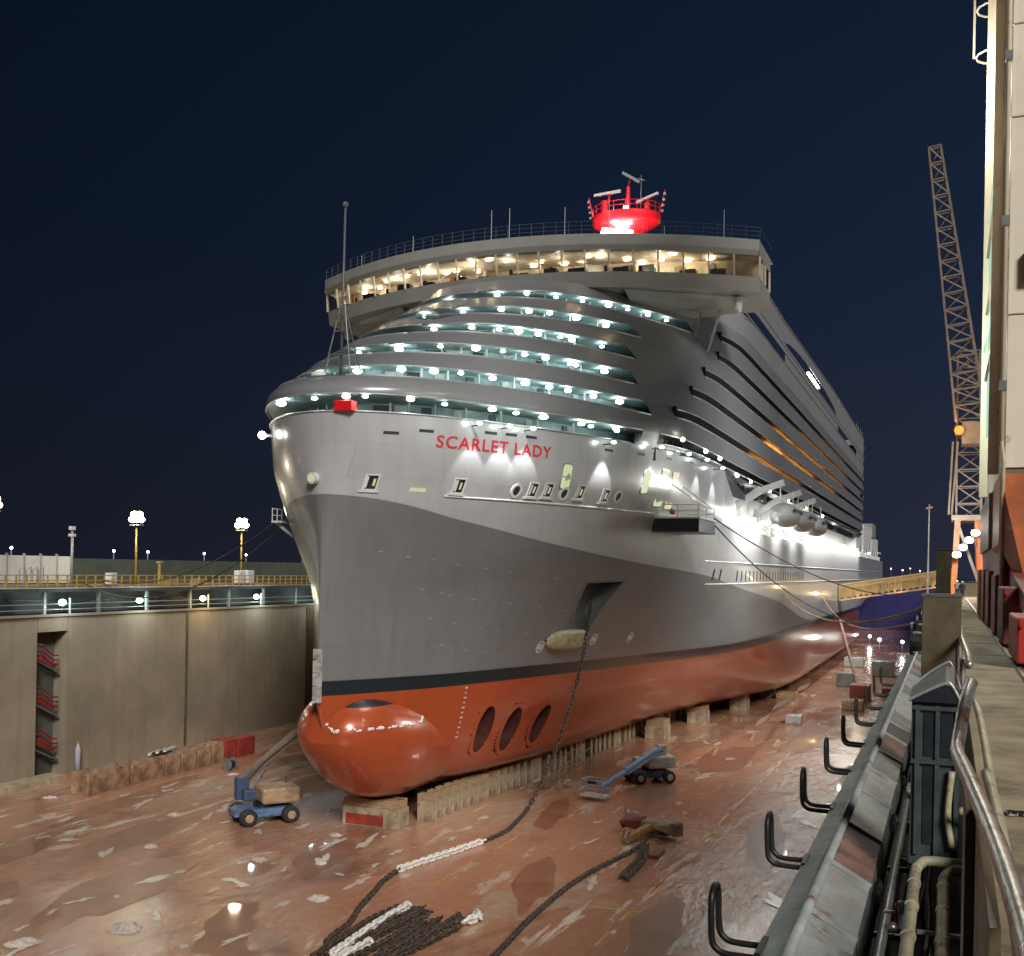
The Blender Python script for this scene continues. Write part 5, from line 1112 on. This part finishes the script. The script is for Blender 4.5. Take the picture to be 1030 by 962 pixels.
for i, (x, y, l, a) in enumerate(((-24.5, 88, 3.2, .3), (-27.8, 86, 2.6, .1), (-31, 95, 4, .05), (-29.5, 108, 5, .0), (-26, 112, 4, .15), (-24, 122, 5, .1), (-22, 135, 6, .1))):
    t_ = thing('timber_plank', 'loose timber plank on the floor beside the keel blocks, %s from the bow' % ('first', 'second', 'third', 'fourth', 'fifth', 'sixth', 'seventh')[i], 'plank', (x, y, 0), 'loose planks', a); MB().box(-.14, .14, -l/2, l/2, .0, .12).build('board', 'block_timber', t_)
# staging frame beside the thrusters
t_ = thing('staging_frame', 'low steel staging frame by the thruster tunnels', 'scaffold', (-33.2, 93.5, 0), rz=R(4))
for x in (-.6, .6):
    for y in range(0, 13, 3): MB().bar((x, y, 0), (x, y, 2.2), .07).build('upright', 'galvanised', t_)
    for z in (1.1, 2.15): MB().bar((x, 0, z), (x, 12, z), .07).build('ledger', 'galvanised', t_)
# clutter far along the dock floor
for i, (x, y, w_, h_) in enumerate(((-19, 150, 2, 1.2), (-13, 170, 3, 1.5), (-17, 205, 3, 2.5), (-9, 190, 2, 1.6), (-12, 230, 4, 3), (-19, 250, 4, 2), (-7, 150, 1.5, 1.2), (-24, 180, 3, 1))):
    t_ = thing('equipment_crate', '%s equipment crate along the dock floor under the gangway' % ('pale grey', 'brown', 'low grey', 'small rust-red', 'tall grey', 'wide pale', 'black', 'flat brown')[i], 'crate', (x, y, 0), 'crates towards the stern')
    MB().box(-w_/2, w_/2, -w_*.6, w_*.6, .15, h_).build('body', ('pale_steel', 'block_timber', 'grey_steel', 'oxide', 'grey_steel', 'pale_steel', 'black_steel', 'block_timber')[i], t_, bevel=.04); MB().box(-w_/2, w_/2, -w_*.55, w_*.55, 0, .15).build('skid', 'block_timber', t_)
t_ = thing('dock_crane_arm', 'rust-red lattice boom propped on the floor by the stern', 'crane', (-13, 185, 0))
MB().bar((0, 0, .5), (-7, 40, 11), (.4, .5)).build('boom', 'rusty_steel', t_); MB().box(-1.5, 1.5, -3, 2, 0, 2.5).build('carrier', 'oxide', t_)
bkl = MB().grid([[(-20.7+.9*math.sin(i*.9)*.4, 128+i*3.2, 2.3), (-20.2+.9*math.sin(i*.9)*.4, 128+i*3.2, 3.2)][::1] for i in range(16)]); t_ = thing('bilge_sheeting', 'bright white sheeting hung along the bilge', 'sheeting', (0, 0, 0)); bkl.build('sheet', 'plastic_sheet', t_)

# ---- gangway and ropes
gw = thing('gangway', 'yellow truss gangway from the quay to the ship side', 'gangway', (0, 246, 0))
A, B_ = Vector((-22.0, 0, 14.6)), Vector((.6, 0, 18.4))
for s_ in (-1.0, 1.0):
    for dz in (0, 3.3): MB().bar(A+Vector((0, s_, dz)), B_+Vector((0, s_, dz)), (.28, .34)).build('chord', 'gangway', gw)
    for i in range(19):
        p, q_ = A.lerp(B_, i/18), A.lerp(B_, min(1, (i+1)/18)); MB().bar(p+Vector((0, s_, 0)), p+Vector((0, s_, 3.3)), .16).build('vertical', 'gangway', gw)
        if i < 18: MB().bar(p+Vector((0, s_, 0 if i % 2 else 3.3)), q_+Vector((0, s_, 3.3 if i % 2 else 0)), .13).build('diagonal', 'gangway', gw)
MB().obox((A+B_)/2+Vector((0, 0, .1)), (B_-A)/2, Vector((0, .95, 0)), Vector((0, 0, .05))).build('walkway', 'gangway', gw)
MB().obox((A+B_)/2+Vector((0, 1.02, 1.8)), (B_-A)/2, Vector((0, .02, 0)), Vector((0, 0, 1.3))).build('side_sheet', 'gangway', gw)
for i in range(3): point((-18+8*i, 243, 16+i*1.2), 120, (1, .75, .35), .3)
def rope(name, label, a, b_, sag, r, mt, cat='rope'):
    a, b_ = Vector(a), Vector(b_); pts = [a.lerp(b_, i/30)-Vector((0, 0, sag*4*(i/30)*(1-i/30))) for i in range(31)]
    return tag(MB().tube(pts, r, 6).build(name, mt, None, smooth=True), label, cat)
rope('mooring_rope', 'dark mooring rope from the folding platform, lower of the two', (SX+20.4, SY+36, 24.9), (-1.4, 180, 18.0), 7.0, .07, 'rope_dark')
rope('mooring_rope', 'dark mooring rope from the folding platform, upper of the two', (SX+20.5, SY+36.4, 25.3), (-1.4, 200, 18.0), 3.5, .07, 'rope_dark')
rope('shore_hose', 'yellow shore hose drooping across the dock, upper of two', (SX+19, SY+95, 17.2), (-1.4, 75, 18.2), 2.3, .09, 'rope')
rope('shore_hose', 'pale yellow shore hose drooping lowest across the dock', (SX+19, SY+150, 15.5), (-1.4, 75, 17.4), 2.6, .09, 'rope')
rope('mooring_rope', 'thin mooring line from the starboard bow to the far quay, upper of two', (SX-8.8, SY+7, 23.6), (-80, 87, 18.2), 2.0, .06, 'rope_dark')
rope('mooring_rope', 'thin mooring line from the starboard bow to the far quay, lower of two', (SX-8.8, SY+7.5, 23.0), (-80, 84, 18.2), 3.4, .06, 'rope_dark')

# ================================================================== RIGHT QUAY EDGE (foreground)
gt = thing('edge_gutter', 'long grey steel service gutter along the dock edge', 'gutter', (0, 0, 0))
MB().add([(-1.24, 2, 17.47), (-.99, 2, 17.56), (-.99, 120, 17.56), (-1.24, 120, 17.47)], [(0, 1, 2, 3)]).add([(-1.24, 2, 17.47), (-1.24, 120, 17.47), (-1.24, 120, 16.3), (-1.24, 2, 16.3)], [(0, 1, 2, 3)]).build('outer_flange', 'grey_steel', gt)
MB().tube([(-.985, 2, 17.575), (-.985, 120, 17.575)], .042, 8).build('rim_bar', 'pale_steel', gt, smooth=True)
y = 5.2; i = 0
while y < 70:
    l = 1.75+.2*math.sin(i*2.1); mt = 'rusty_steel' if (9.2 < y < 12.2 or i % 9 == 7) else ('pale_steel' if i % 3 else 'grey_steel')
    if 18.2 < y < 20.6: mt = 'cable_black'
    MB().add([(-.985, y, 17.55), (-.985, y+l-.06, 17.55), (-.62, y+l-.06, 17.36), (-.62, y, 17.36), (-.985, y, 17.51), (-.985, y+l-.06, 17.51), (-.62, y+l-.06, 17.32), (-.62, y, 17.32)],
             [(3, 2, 1, 0), (4, 5, 6, 7), (0, 1, 5, 4), (1, 2, 6, 5), (2, 3, 7, 6), (3, 0, 4, 7)]).build('lining_panel', mt, gt)
    MB().add([(-.62, y, 17.36), (-.62, y+l-.06, 17.36), (-.60, y+l-.06, 17.05), (-.60, y, 17.05)], [(3, 2, 1, 0)]).build('lining_edge', 'grey_steel', gt)
    js = MB().bar((-.98, y-.03, 17.57), (-.61, y-.03, 17.37), (.05, .03)).build('joint_strap', 'pale_steel', gt)
    y += l; i += 1
MB().box(-.62, .32, -5, 120, 16.40, 16.75).build('trench_floor', 'concrete_dark', gt)
MB().tube([(-.47, 3, 17.18), (-.47, 15.5, 17.18)], .045, 8).build('conduit', 'pale_steel', gt, smooth=True); MB().tube([(-.47, 16.2, 17.18), (-.47, 70, 17.18)], .045, 8).build('conduit', 'pale_steel', gt, smooth=True)
for k in range(7):
    y = 7.6+k*2.3; MB().sphere((-.40, y, 17.18), .05, 8, 6).build('clamp_bolt', 'galvanised', gt, smooth=True); MB().bar((-.55, y, 17.1), (-.25, y, 17.1), .05).build('clamp', 'black_steel', gt)
for k in range(9):
    y = 7.4+k*3.1; sp = [( -.565+.035*math.cos(a), y+a*.013, 17.24+.06*math.sin(a)) for a in [i*.7 for i in range(50)]]
    MB().tube(sp, .011, 5).build('coiled_cable', 'cable_black', gt)
for k in range(4):
    pts = [(-.30+.06*k+.05*math.sin(y*.9+k*2), y, 16.82+.05*math.sin(y*.7+k)) for y in np.arange(4, 34, .6)]; MB().tube(pts, .035, 6).build('cable', 'cable_black', gt, smooth=True)
for k in range(26):
    y = 20+k*1.4; MB().box(-.58+rnd.uniform(0, .1), -.35, y, y+.4, 16.9, 17.2+rnd.uniform(0, .2)).build('junction_box', 'cabinet_dark' if k % 2 else 'grey_steel', gt)
# hooks over the dock
for i in range(9):
    y = 7.9+2.62*i
    t_ = thing('cable_hook', 'black steel hook jutting over the dock edge, %s' % ('nearest the camera', 'second from the camera', 'third from the camera', 'fourth from the camera', 'fifth from the camera', 'sixth from the camera', 'seventh from the camera', 'eighth from the camera', 'ninth from the camera')[i], 'hook', (-1.22, y, 17.44), 'hooks along the dock edge')
    pts = smoothp([(.0, 0, 0), (-.22, 0, 0), (-.30, 0, .03), (-.335, 0, .10), (-.345, .01, .34), (-.345, .05, .42), (-.345, .14, .45), (-.345, .23, .42), (-.345, .27, .34), (-.335, .28, .10), (-.30, .28, .03), (-.22, .28, 0), (0, .28, 0)], 4)
    MB().tube(pts, .025, 8).build('hook_bar', 'black_steel', t_, smooth=True)
    MB().box(-.02, .02, -.06, .34, -.06, .06).build('mounting_plate', 'black_steel', t_)
# rail along the walkway with kinked ends
rl_ = thing('guard_rail', 'scratched galvanised guard rail bending around the green cabinet', 'railing', (0, 0, 18.0))
MB().tube(smoothp([(.205, 1.4, 1.30), (.20, 2.8, 1.30), (.165, 4.0, 1.30), (.085, 5.5, 1.30), (.055, 6.0, 1.30), (.06, 6.3, 1.32), (.10, 6.7, 1.50), (.135, 7.0, 1.57)], 5), .035, 12).build('top_rail', 'galvanised', rl_, smooth=True)
MB().box(.125, .155, 3.4, 5.8, -.4, 1.20).build('side_plate', 'brown_plate', rl_)
MB().box(.085, .12, 5.2, 5.95, -.5, 1.18).build('corner_plate', 'brown_plate', rl_)
for y in (2.4, 3.6): MB().tube([(.26, y, 0), (.24, y, 1.24)], .03, 8).build('stanchion', 'galvanised', rl_)
for (y, x) in ((10.8, .42), (5.6, .40)):
    MB().tube(smoothp([(x-.12, y+3.2, .75), (x-.07, y+2.2, .60), (x, y, .16), (x, y-.12, .10), (x-.10, y-.15, .08), (x-.3, y-.15, .08)], 4), .04, 8).build('kick_rail', 'cream_pipe', rl_, smooth=True)
    MB().tube(smoothp([(x-.05, y+3.2, .45), (x-.03, y+1.5, .3), (x-.02, y, .06)], 4), .03, 8).build('lower_rail', 'cream_pipe', rl_, smooth=True)
r2 = thing('guard_rail', 'short kinked guard rail beyond the brown steel post', 'railing', (0, 0, 18.0))
MB().tube(smoothp([(.21, 12.6, 1.26), (.21, 13.4, 1.30), (.2, 15, 1.30), (.17, 17.0, 1.34), (.19, 19.4, 1.36), (.15, 21, 1.3)], 5), .045, 10).build('top_rail', 'galvanised', r2, smooth=True)
for y in (13, 16.5, 20): MB().tube([(.15, y, 0), (.15, y, 1.3)], .04, 8).build('stanchion', 'galvanised', r2)
t_ = thing('walkway_chain', 'short chain lying across the concrete walkway', 'chain', (.42, 11.0, 18.03)); links([(0, 0, 0), (.4, .1, 0), (.9, -.05, 0), (1.5, .05, 0)], .06, .012, .085, .05).build('links', 'black_steel', t_)
# cream pipes in the trench
pp = thing('pipe_pair', 'two cream pipes with elbows in the trench below the rail', 'pipes', (0, 0, 0))
for k, (x, ye) in enumerate(((-.235, 10.6), (0.0, 10.35))):
    MB().tube(smoothp([(x-.0, 4, 17.55), (x, 7, 17.55), (x, ye-.45, 17.55), (x+.005, ye-.15, 17.56), (x+.04, ye, 17.58), (x+.11, ye+.05, 17.6), (x+.4, ye+.06, 17.6)], 5), .048, 12).build('pipe', 'cream_pipe', pp, smooth=True)
    for y in (8.5, 9.3, 10.0): MB().tube([(x, y-.05 if k else y, 17.55), (x, y if k else y+.05, 17.55)], .058, 12).build('coupling', 'cream_pipe', pp)
    MB().bar((x+.05, 9.0, 17.45), (x+.18, 9.0, 17.45), .03).build('bracket', 'pale_steel', pp)
# green cabinet
cbn = thing('green_cabinet', 'dark green steel cabinet with a pointed roof at the dock edge', 'cabinet', (-.095, 10.9, 17.5), rz=0)
MB().box(-.21, .21, 0, .75, 0, 1.52).build('body', 'cabinet_green', cbn)
for (a, b_, z0, z1) in ((-.10, -.005, 1.02, 1.42), (.045, .16, 1.02, 1.42), (-.10, .04, .2, .93)):
    MB().box(a, b_, -.012, -.001, z0, z1).build('dark_panel', 'cabinet_dark', cbn)
for x in (-.155, .02, .19): MB().box(x-.02, x+.02, -.035, -.013, .1, 1.5).build('frame_bar', 'cabinet_green', cbn)
for z in (1.45, .95): MB().box(-.21, .21, -.04, -.014, z, z+.04).build('frame_bar', 'cabinet_green', cbn)
MB().tube(smoothp([(.16, -.05, .2), (.12, -.05, .5), (.15, -.05, .9)], 4), .03, 8).build('cable_tail', 'cream_pipe', cbn, smooth=True)
rf = MB(); rf.add([(-.24, -.08, 1.53), (.22, -.08, 1.53), (.16, -.08, 1.68), (.08, -.08, 1.70), (-.24, .95, 1.56), (.22, .95, 1.56), (.16, .95, 1.80), (.08, .95, 1.82)], [(0, 1, 2, 3), (7, 6, 5, 4), (1, 5, 6, 2), (2, 6, 7, 3), (3, 7, 4, 0), (0, 4, 5, 1)]); rf.build('roof', 'cabinet_dark', cbn)
for yy, dz in ((-.085, 0), (.95, .11)): MB().tube(smoothp([(-.24, yy, 1.54+dz*.3), (-.09, yy, 1.63+dz*.7), (.07, yy, 1.71+dz), (.13, yy, 1.705+dz), (.22, yy, 1.54+dz*.3)], 4), .013, 6).build('roof_trim', 'pale_steel', cbn)
for k in range(5): MB().sphere((.14+.015*k, -.05+.12*k, 1.70-.02*k), .018, 6, 5).build('bolt', 'galvanised', cbn)
vw = thing('valve_wheel', 'small red valve handwheel in the trench beside the cabinet', 'valve', (-.36, 9.6, 17.4)); MB().tube([(.0, .07*math.cos(a), .07*math.sin(a)) for a in [2*math.pi*i/14 for i in range(14)]], .012, 6, closed=True).build('handwheel', 'red_paint', vw); MB().tube([(-.1, 0, 0), (.05, 0, 0)], .015, 6).build('stem', 'galvanised', vw); MB().tube([(.05, 0, -.12), (.05, 0, .1)], .04, 8).build('body', 'grey_steel', vw)
# brown steel post
pst = thing('steel_post', 'square brown steel post with a dark top at the dock edge', 'post', (-.09, 16.5, 16.6))
MB().box(-.26, .26, 0, .6, 0, 3.31).build('shaft', 'brown_plate', pst, bevel=.01); MB().box(-.27, .27, -.01, .61, 3.31, 3.35).build('cap', 'concrete_dark', pst)
# reels and black fittings on the gutter beyond the post
for i, y in enumerate((40, 47, 55, 64)):
    t_ = thing('cable_reel', 'black cable reel on the dock edge, %s beyond the brown post' % ('first', 'second', 'third', 'fourth')[i], 'reel', (-.75, y, 17.4), 'reels on the dock edge'); MB().cyl((-.4, 0, .55), (.4, 0, .55), .35, 14).build('drum', 'cable_black', t_); [MB().cyl((s_*.42-.04, 0, .6), (s_*.42+.04, 0, .6), .6, 16).build('flange', 'black_steel', t_) for s_ in (-1, 1)]; MB().box(-.5, .5, -.3, .3, 0, .1).build('stand', 'white_paint', t_)

# ---- cream crane tower on red bogies at the right
tw = thing('crane_tower', 'tall cream steel tower of a portal crane on orange legs', 'crane', (1.55, 43.5, 18))
z = 6.2; k = 0
while z < 62:
    h_ = (5.6, 7.2, 3.4, 8)[k % 4]; MB().box(.25, 9, 0, 24, z, z+h_-.05).build('wall_plate', 'crane_cream', tw, bevel=.03); z += h_; k += 1
MB().box(.3, 8.9, .08, 23.9, 6, 62).build('core', 'crane_grey', tw)
MB().tube([(.12, -.12, 7), (.12, -.12, 62)], .09, 8).build('down_pipe', 'crane_cream', tw, smooth=True); MB().tube([(.2, -.3, 1.5), (.2, -.3, 6.5), (.12, -.12, 7.2)], .07, 8).build('down_pipe', 'cream_pipe', tw)
for i in range(9): MB().box(.0, .26, -.25, .0, 9+i*6, 9.35+i*6).build('pipe_clamp', 'grey_steel', tw)
for (ya, yb) in ((6, 6.3), (20, 20.6)): MB().box(-.15, .25, ya, yb, 6.5, 62).build('side_rib', 'crane_cream', tw)
MB().box(.1, .24, 7.5, 19, 9.5, 22).build('lit_stair_window', 'win_mint', tw)
for zz in (12.5, 16, 19): MB().box(-.02, .1, 7.5, 19, zz, zz+.15).build('window_bar', 'crane_grey', tw)
for zz in np.arange(31, 52, 2.6):
    MB().tube([(.2-.9*math.sin(R(a)), 22-.9*math.cos(R(a)), zz) for a in range(0, 181, 30)], .06, 6).build('ladder_hoop', 'crane_cream', tw)
for dx in (0, -.8): MB().bar((dx+.0, 22, 31), (dx+.0, 22, 54), .12).build('ladder_rail', 'crane_cream', tw)
MB().box(-.12, -.02, 8.5, 18, 13.8, 14.0).build('added_tube_lamp', 'win_mint', tw); point((.2, 57, 31), 1300, (.85, 1, .88), .3); point((.0, 62, 46), 1300, (1, .93, .8), .3); point((.0, 50, 38), 900, (1, .93, .8), .3)  # tube fitting and point lights added to brighten the tower's dark side face
t2 = MB().box(.75, 1.5, -.35, 0, 12.9, 14.0).build('lamp_box', 'pocket_grey', tw, bevel=.04); MB().box(.9, 1.4, -.36, -.351, 13.2, 13.7).build('lamp_glass', 'white_paint', t2)
MB().add([(.1, 0, 3.4), (1.0, -2.4, 1.4), (8, -2.4, 1.4), (8, 0, 6), (.1, 0, 6), (.1, 6, 3.4), (1.0, 3.6, 1.4), (8, 3.6, 1.4), (8, 6, 6), (.1, 6, 6)], [(0, 1, 2, 3, 4), (9, 8, 7, 6, 5), (1, 0, 5, 6), (0, 4, 9, 5), (2, 1, 6, 7)]).build('leg_gusset', 'crane_orange', tw)
MB().box(.2, .32, 0, 24, 2.0, 6.0).build('side_girder', 'oxide', tw); MB().box(.33, 8, .2, 23.5, 2.2, 6).build('portal_beam', 'oxide', tw)
MB().box(.05, .2, 10, 24, 3.5, 6.0).build('side_cover', 'crane_grey', tw)
bg_ = [(-14.6, 'red_paint', -.02, 1.25), (-6.5, 'oxide', .0, 1.9), (0, 'oxide', .0, 2.3), (7.5, 'oxide', .0, 2.5), (13, 'oxide', -.05, 2.6), (18.5, 'oxide', -.1, 2.6)]
for (y, mt, dx, h_) in bg_:
    o = MB().box(dx, dx+1.5, y, y+3.8, .12, h_).build('bogie', mt, tw, bevel=.06)
    for yy in (y+.8, y+2.8): MB().cyl((dx+.2, yy, .3), (dx+1.0, yy, .3), .3, 14).build('wheel', 'black_steel', o)
    MB().bar((dx+.1, y-.15, h_-.2), (dx+.1, y+4, h_-.2), .08).build('guard_bar', 'red_paint', o)
MB().bar((.7, -14, 1.0), (.7, 4, 2.6), (.5, .6)).build('bogie_beam', 'oxide', tw); MB().cyl((.5, 5.0, 1.6), (1.2, 5.0, 1.6), 1.1, 22).build('cable_drum', 'black_steel', tw)
# crane rails and flood glare strip
t_ = thing('crane_rail', 'steel crane rail let into the quay beside the bogies', 'rail', (1.6, 0, 18.0)); MB().box(-.06, .06, 0, 300, .0, .05).build('rail_head', 'galvanised', t_)

# ---- lattice jib crane far along the quay
cr = thing('jib_crane', 'lattice jib crane with an orange lamp far along the quay', 'crane', (1.6, 130, 18))
def lattice(a, b_, w0, w1, n_, r, name, mt, parent):
    a, b_ = Vector(a), Vector(b_); d = (b_-a); dn = d.normalized(); u = dn.cross(Vector((0, 1, 0))); u = u.normalized() if u.length > .1 else Vector((1, 0, 0)); v = u.cross(dn)
    cs = ((-1, -1), (1, -1), (1, 1), (-1, 1)); P = [[a+d*i/n_+(u*c_[0]+v*c_[1])*(w0+(w1-w0)*i/n_)/2 for c_ in cs] for i in range(n_+1)]
    for c_ in range(4): MB().bar(P[0][c_], P[n_][c_], r*1.6).build('chord', mt, parent)
    br2 = MB()
    for i in range(n_):
        for c_ in range(4): br2.bar(P[i][c_], P[i+1][(c_+1) % 4], r); br2.bar(P[i+1][c_], P[i+1][(c_+1) % 4], r)
    br2.build(name, mt, parent)['kind'] = 'stuff'
lattice((.3, 0, 19.5), (-3.9, -4, 48.6), 3.1, 1.2, 17, .13, 'jib_lacing', 'crane_grey', cr)
lattice((.3, 3, 8.5), (.0, 3, 27.5), 2.6, 2.3, 10, .13, 'tower_lacing', 'crane_grey', cr)
for (x, y) in ((-1.2, 0), (1.7, 0), (-1.2, 6), (1.7, 6)): MB().bar((x, y, 0), (x*.7, y*.8+.5, 8.6), (.5, .6)).build('portal_leg', 'crane_orange', cr)
MB().box(-1.5, 1.9, -.3, 6.3, 8.4, 9.0).build('portal_beam', 'crane_grey', cr); MB().bar((1.5, 0, 1.2), (-1.0, 0, 8.5), .3).build('brace', 'crane_grey', cr)
MB().box(-.6, 2.0, -1, 3, 16.8, 19.2).build('machine_cab', 'crane_grey', cr); MB().tube([(-1.5, -1, 17), (-1.8, -1, 9)], .12, 6).build('stay', 'crane_grey', cr); MB().tube([(-1.0, -1, 17), (-1.5, -1, 9)], .12, 6).build('stay', 'crane_grey', cr)
MB().box(-1.3, -.5, -1.45, -1.0, 17.7, 18.7).build('lamp_housing', 'crane_grey', cr); MB().sphere((-.9, -1.6, 18.2), .5, 12, 8, 0, (1, .5, 1)).build('orange_lamp', 'lamp_orange', cr, smooth=True); point((.2, 126.2, 36.2), 260, (1, .45, .08), .4)
for i in range(4):
    hx, hz_ = -.9+.62*i, 4.6+.80*i; fh = MB().box(hx-.45, hx+.45, -1.35, -.9, hz_-.36, hz_+.36).build('floodlight', 'grey_steel', cr, bevel=.05); MB().sphere((hx, -1.36, hz_), .40, 12, 8, 0, (1.1, .3, .85)).build('flood_glass', 'lamp_gold', fh, smooth=True)
point((.4, 122, 25.5), 3000, (1, .95, .85), .8); spot((-.3, 125, 25.5), (-1, -.30, -.22), 9000, 140, (.93, 1, .97), 3.0, .9)
t_ = thing('warning_mast', 'slim mast with a red lamp beside the far crane', 'mast', (-2.3, 135, 17.5)); MB().tube([(0, 0, 0), (0, 0, 11)], [.12, .06], 6).build('pole', 'pale_steel', t_); MB().obox((0, 0, 10.6), (.35, 0, .05), (0, .1, 0), (.03, 0, .12)).build('red_lamp', 'nav_red', t_)
t_ = thing('quay_hut', 'narrow brown hut standing between the post and the far crane', 'hut', (-.35, 75, 17.5)); MB().box(-.45, .45, 0, 1.2, 0, 4.4).build('body', 'brown_plate', t_); MB().box(-.5, .5, -.1, 1.3, 4.4, 4.5).build('roof', 'concrete_dark', t_)

# ---- two people walking on the quay
def person(label, loc, rz, top, legs, stride):
    """one continuous skinned body, 1.75 m tall"""
    J = {'pel': (0, 0, .95), 'spi': (0, 0, 1.18), 'che': (0, .01, 1.38), 'nec': (0, .01, 1.50), 'hd': (0, .03, 1.62), 'hd2': (0, .03, 1.72)}
    for s_, n_ in ((-1, 'l'), (1, 'r')):
        st_ = stride*s_
        J.update({'hip'+n_: (s_*.10, 0, .90), 'kn'+n_: (s_*.105, st_*.16, .50), 'an'+n_: (s_*.105, st_*.30-.02, .08), 'to'+n_: (s_*.11, st_*.30+.16, .04),
                  'sh'+n_: (s_*.19, 0, 1.43), 'el'+n_: (s_*.25, -st_*.12, 1.14), 'wr'+n_: (s_*.26, -st_*.10+.14, .92), 'ha'+n_: (s_*.26, -st_*.10+.19, .84)})
    E_ = [('pel', 'spi'), ('spi', 'che'), ('che', 'nec'), ('nec', 'hd'), ('hd', 'hd2')]
    for n_ in 'lr': E_ += [('pel', 'hip'+n_), ('hip'+n_, 'kn'+n_), ('kn'+n_, 'an'+n_), ('an'+n_, 'to'+n_), ('che', 'sh'+n_), ('sh'+n_, 'el'+n_), ('el'+n_, 'wr'+n_), ('wr'+n_, 'ha'+n_)]
    rad = {'pel': .15, 'spi': .14, 'che': .16, 'nec': .06, 'hd': .10, 'hd2': .085}
    for n_ in 'lr': rad.update({'hip'+n_: .10, 'kn'+n_: .07, 'an'+n_: .05, 'to'+n_: .045, 'sh'+n_: .075, 'el'+n_: .05, 'wr'+n_: .035, 'ha'+n_: .04})
    keys = list(J); me = bpy.data.meshes.new('person'); me.from_pydata([J[k_] for k_ in keys], [(keys.index(a), keys.index(b_)) for a, b_ in E_], [])
    o = bpy.data.objects.new('person', me); col.objects.link(o); o.modifiers.new('skin', 'SKIN'); sd_ = o.modifiers.new('sub', 'SUBSURF'); sd_.levels = sd_.render_levels = 2
    for i, k_ in enumerate(keys): me.skin_vertices[0].data[i].radius = (rad[k_], rad[k_]); me.skin_vertices[0].data[i].use_root = (k_ == 'pel')
    dg = bpy.context.evaluated_depsgraph_get(); m2 = bpy.data.meshes.new_from_object(o.evaluated_get(dg)); bpy.data.objects.remove(o)
    m2.materials.clear(); [m2.materials.append(M[x]) for x in (top, legs, 'skin')]
    for p in m2.polygons:
        zc = p.center.z; p.material_index = 2 if (zc > 1.52 or (zc < .90 and abs(p.center.x) > .22)) else (0 if zc > .93 else 1); p.use_smooth = True
    o = bpy.data.objects.new('person', m2); col.objects.link(o); o.location = loc; o.rotation_euler.z = rz
    MB().sphere((0, .02, 1.70), .125, 12, 8, 0, (1, 1.1, .8)).build('helmet', 'white_paint', o, smooth=True)
    return tag(o, label, 'person')
person('person in dark work clothes walking on the quay under the floodlight', (1.15, 112, 18), R(185), 'dark_cloth', 'dark_cloth', 1)
person('person in a pale jacket standing further along the quay', (.75, 121, 18), R(160), 'pale_cloth', 'dark_cloth', .5)
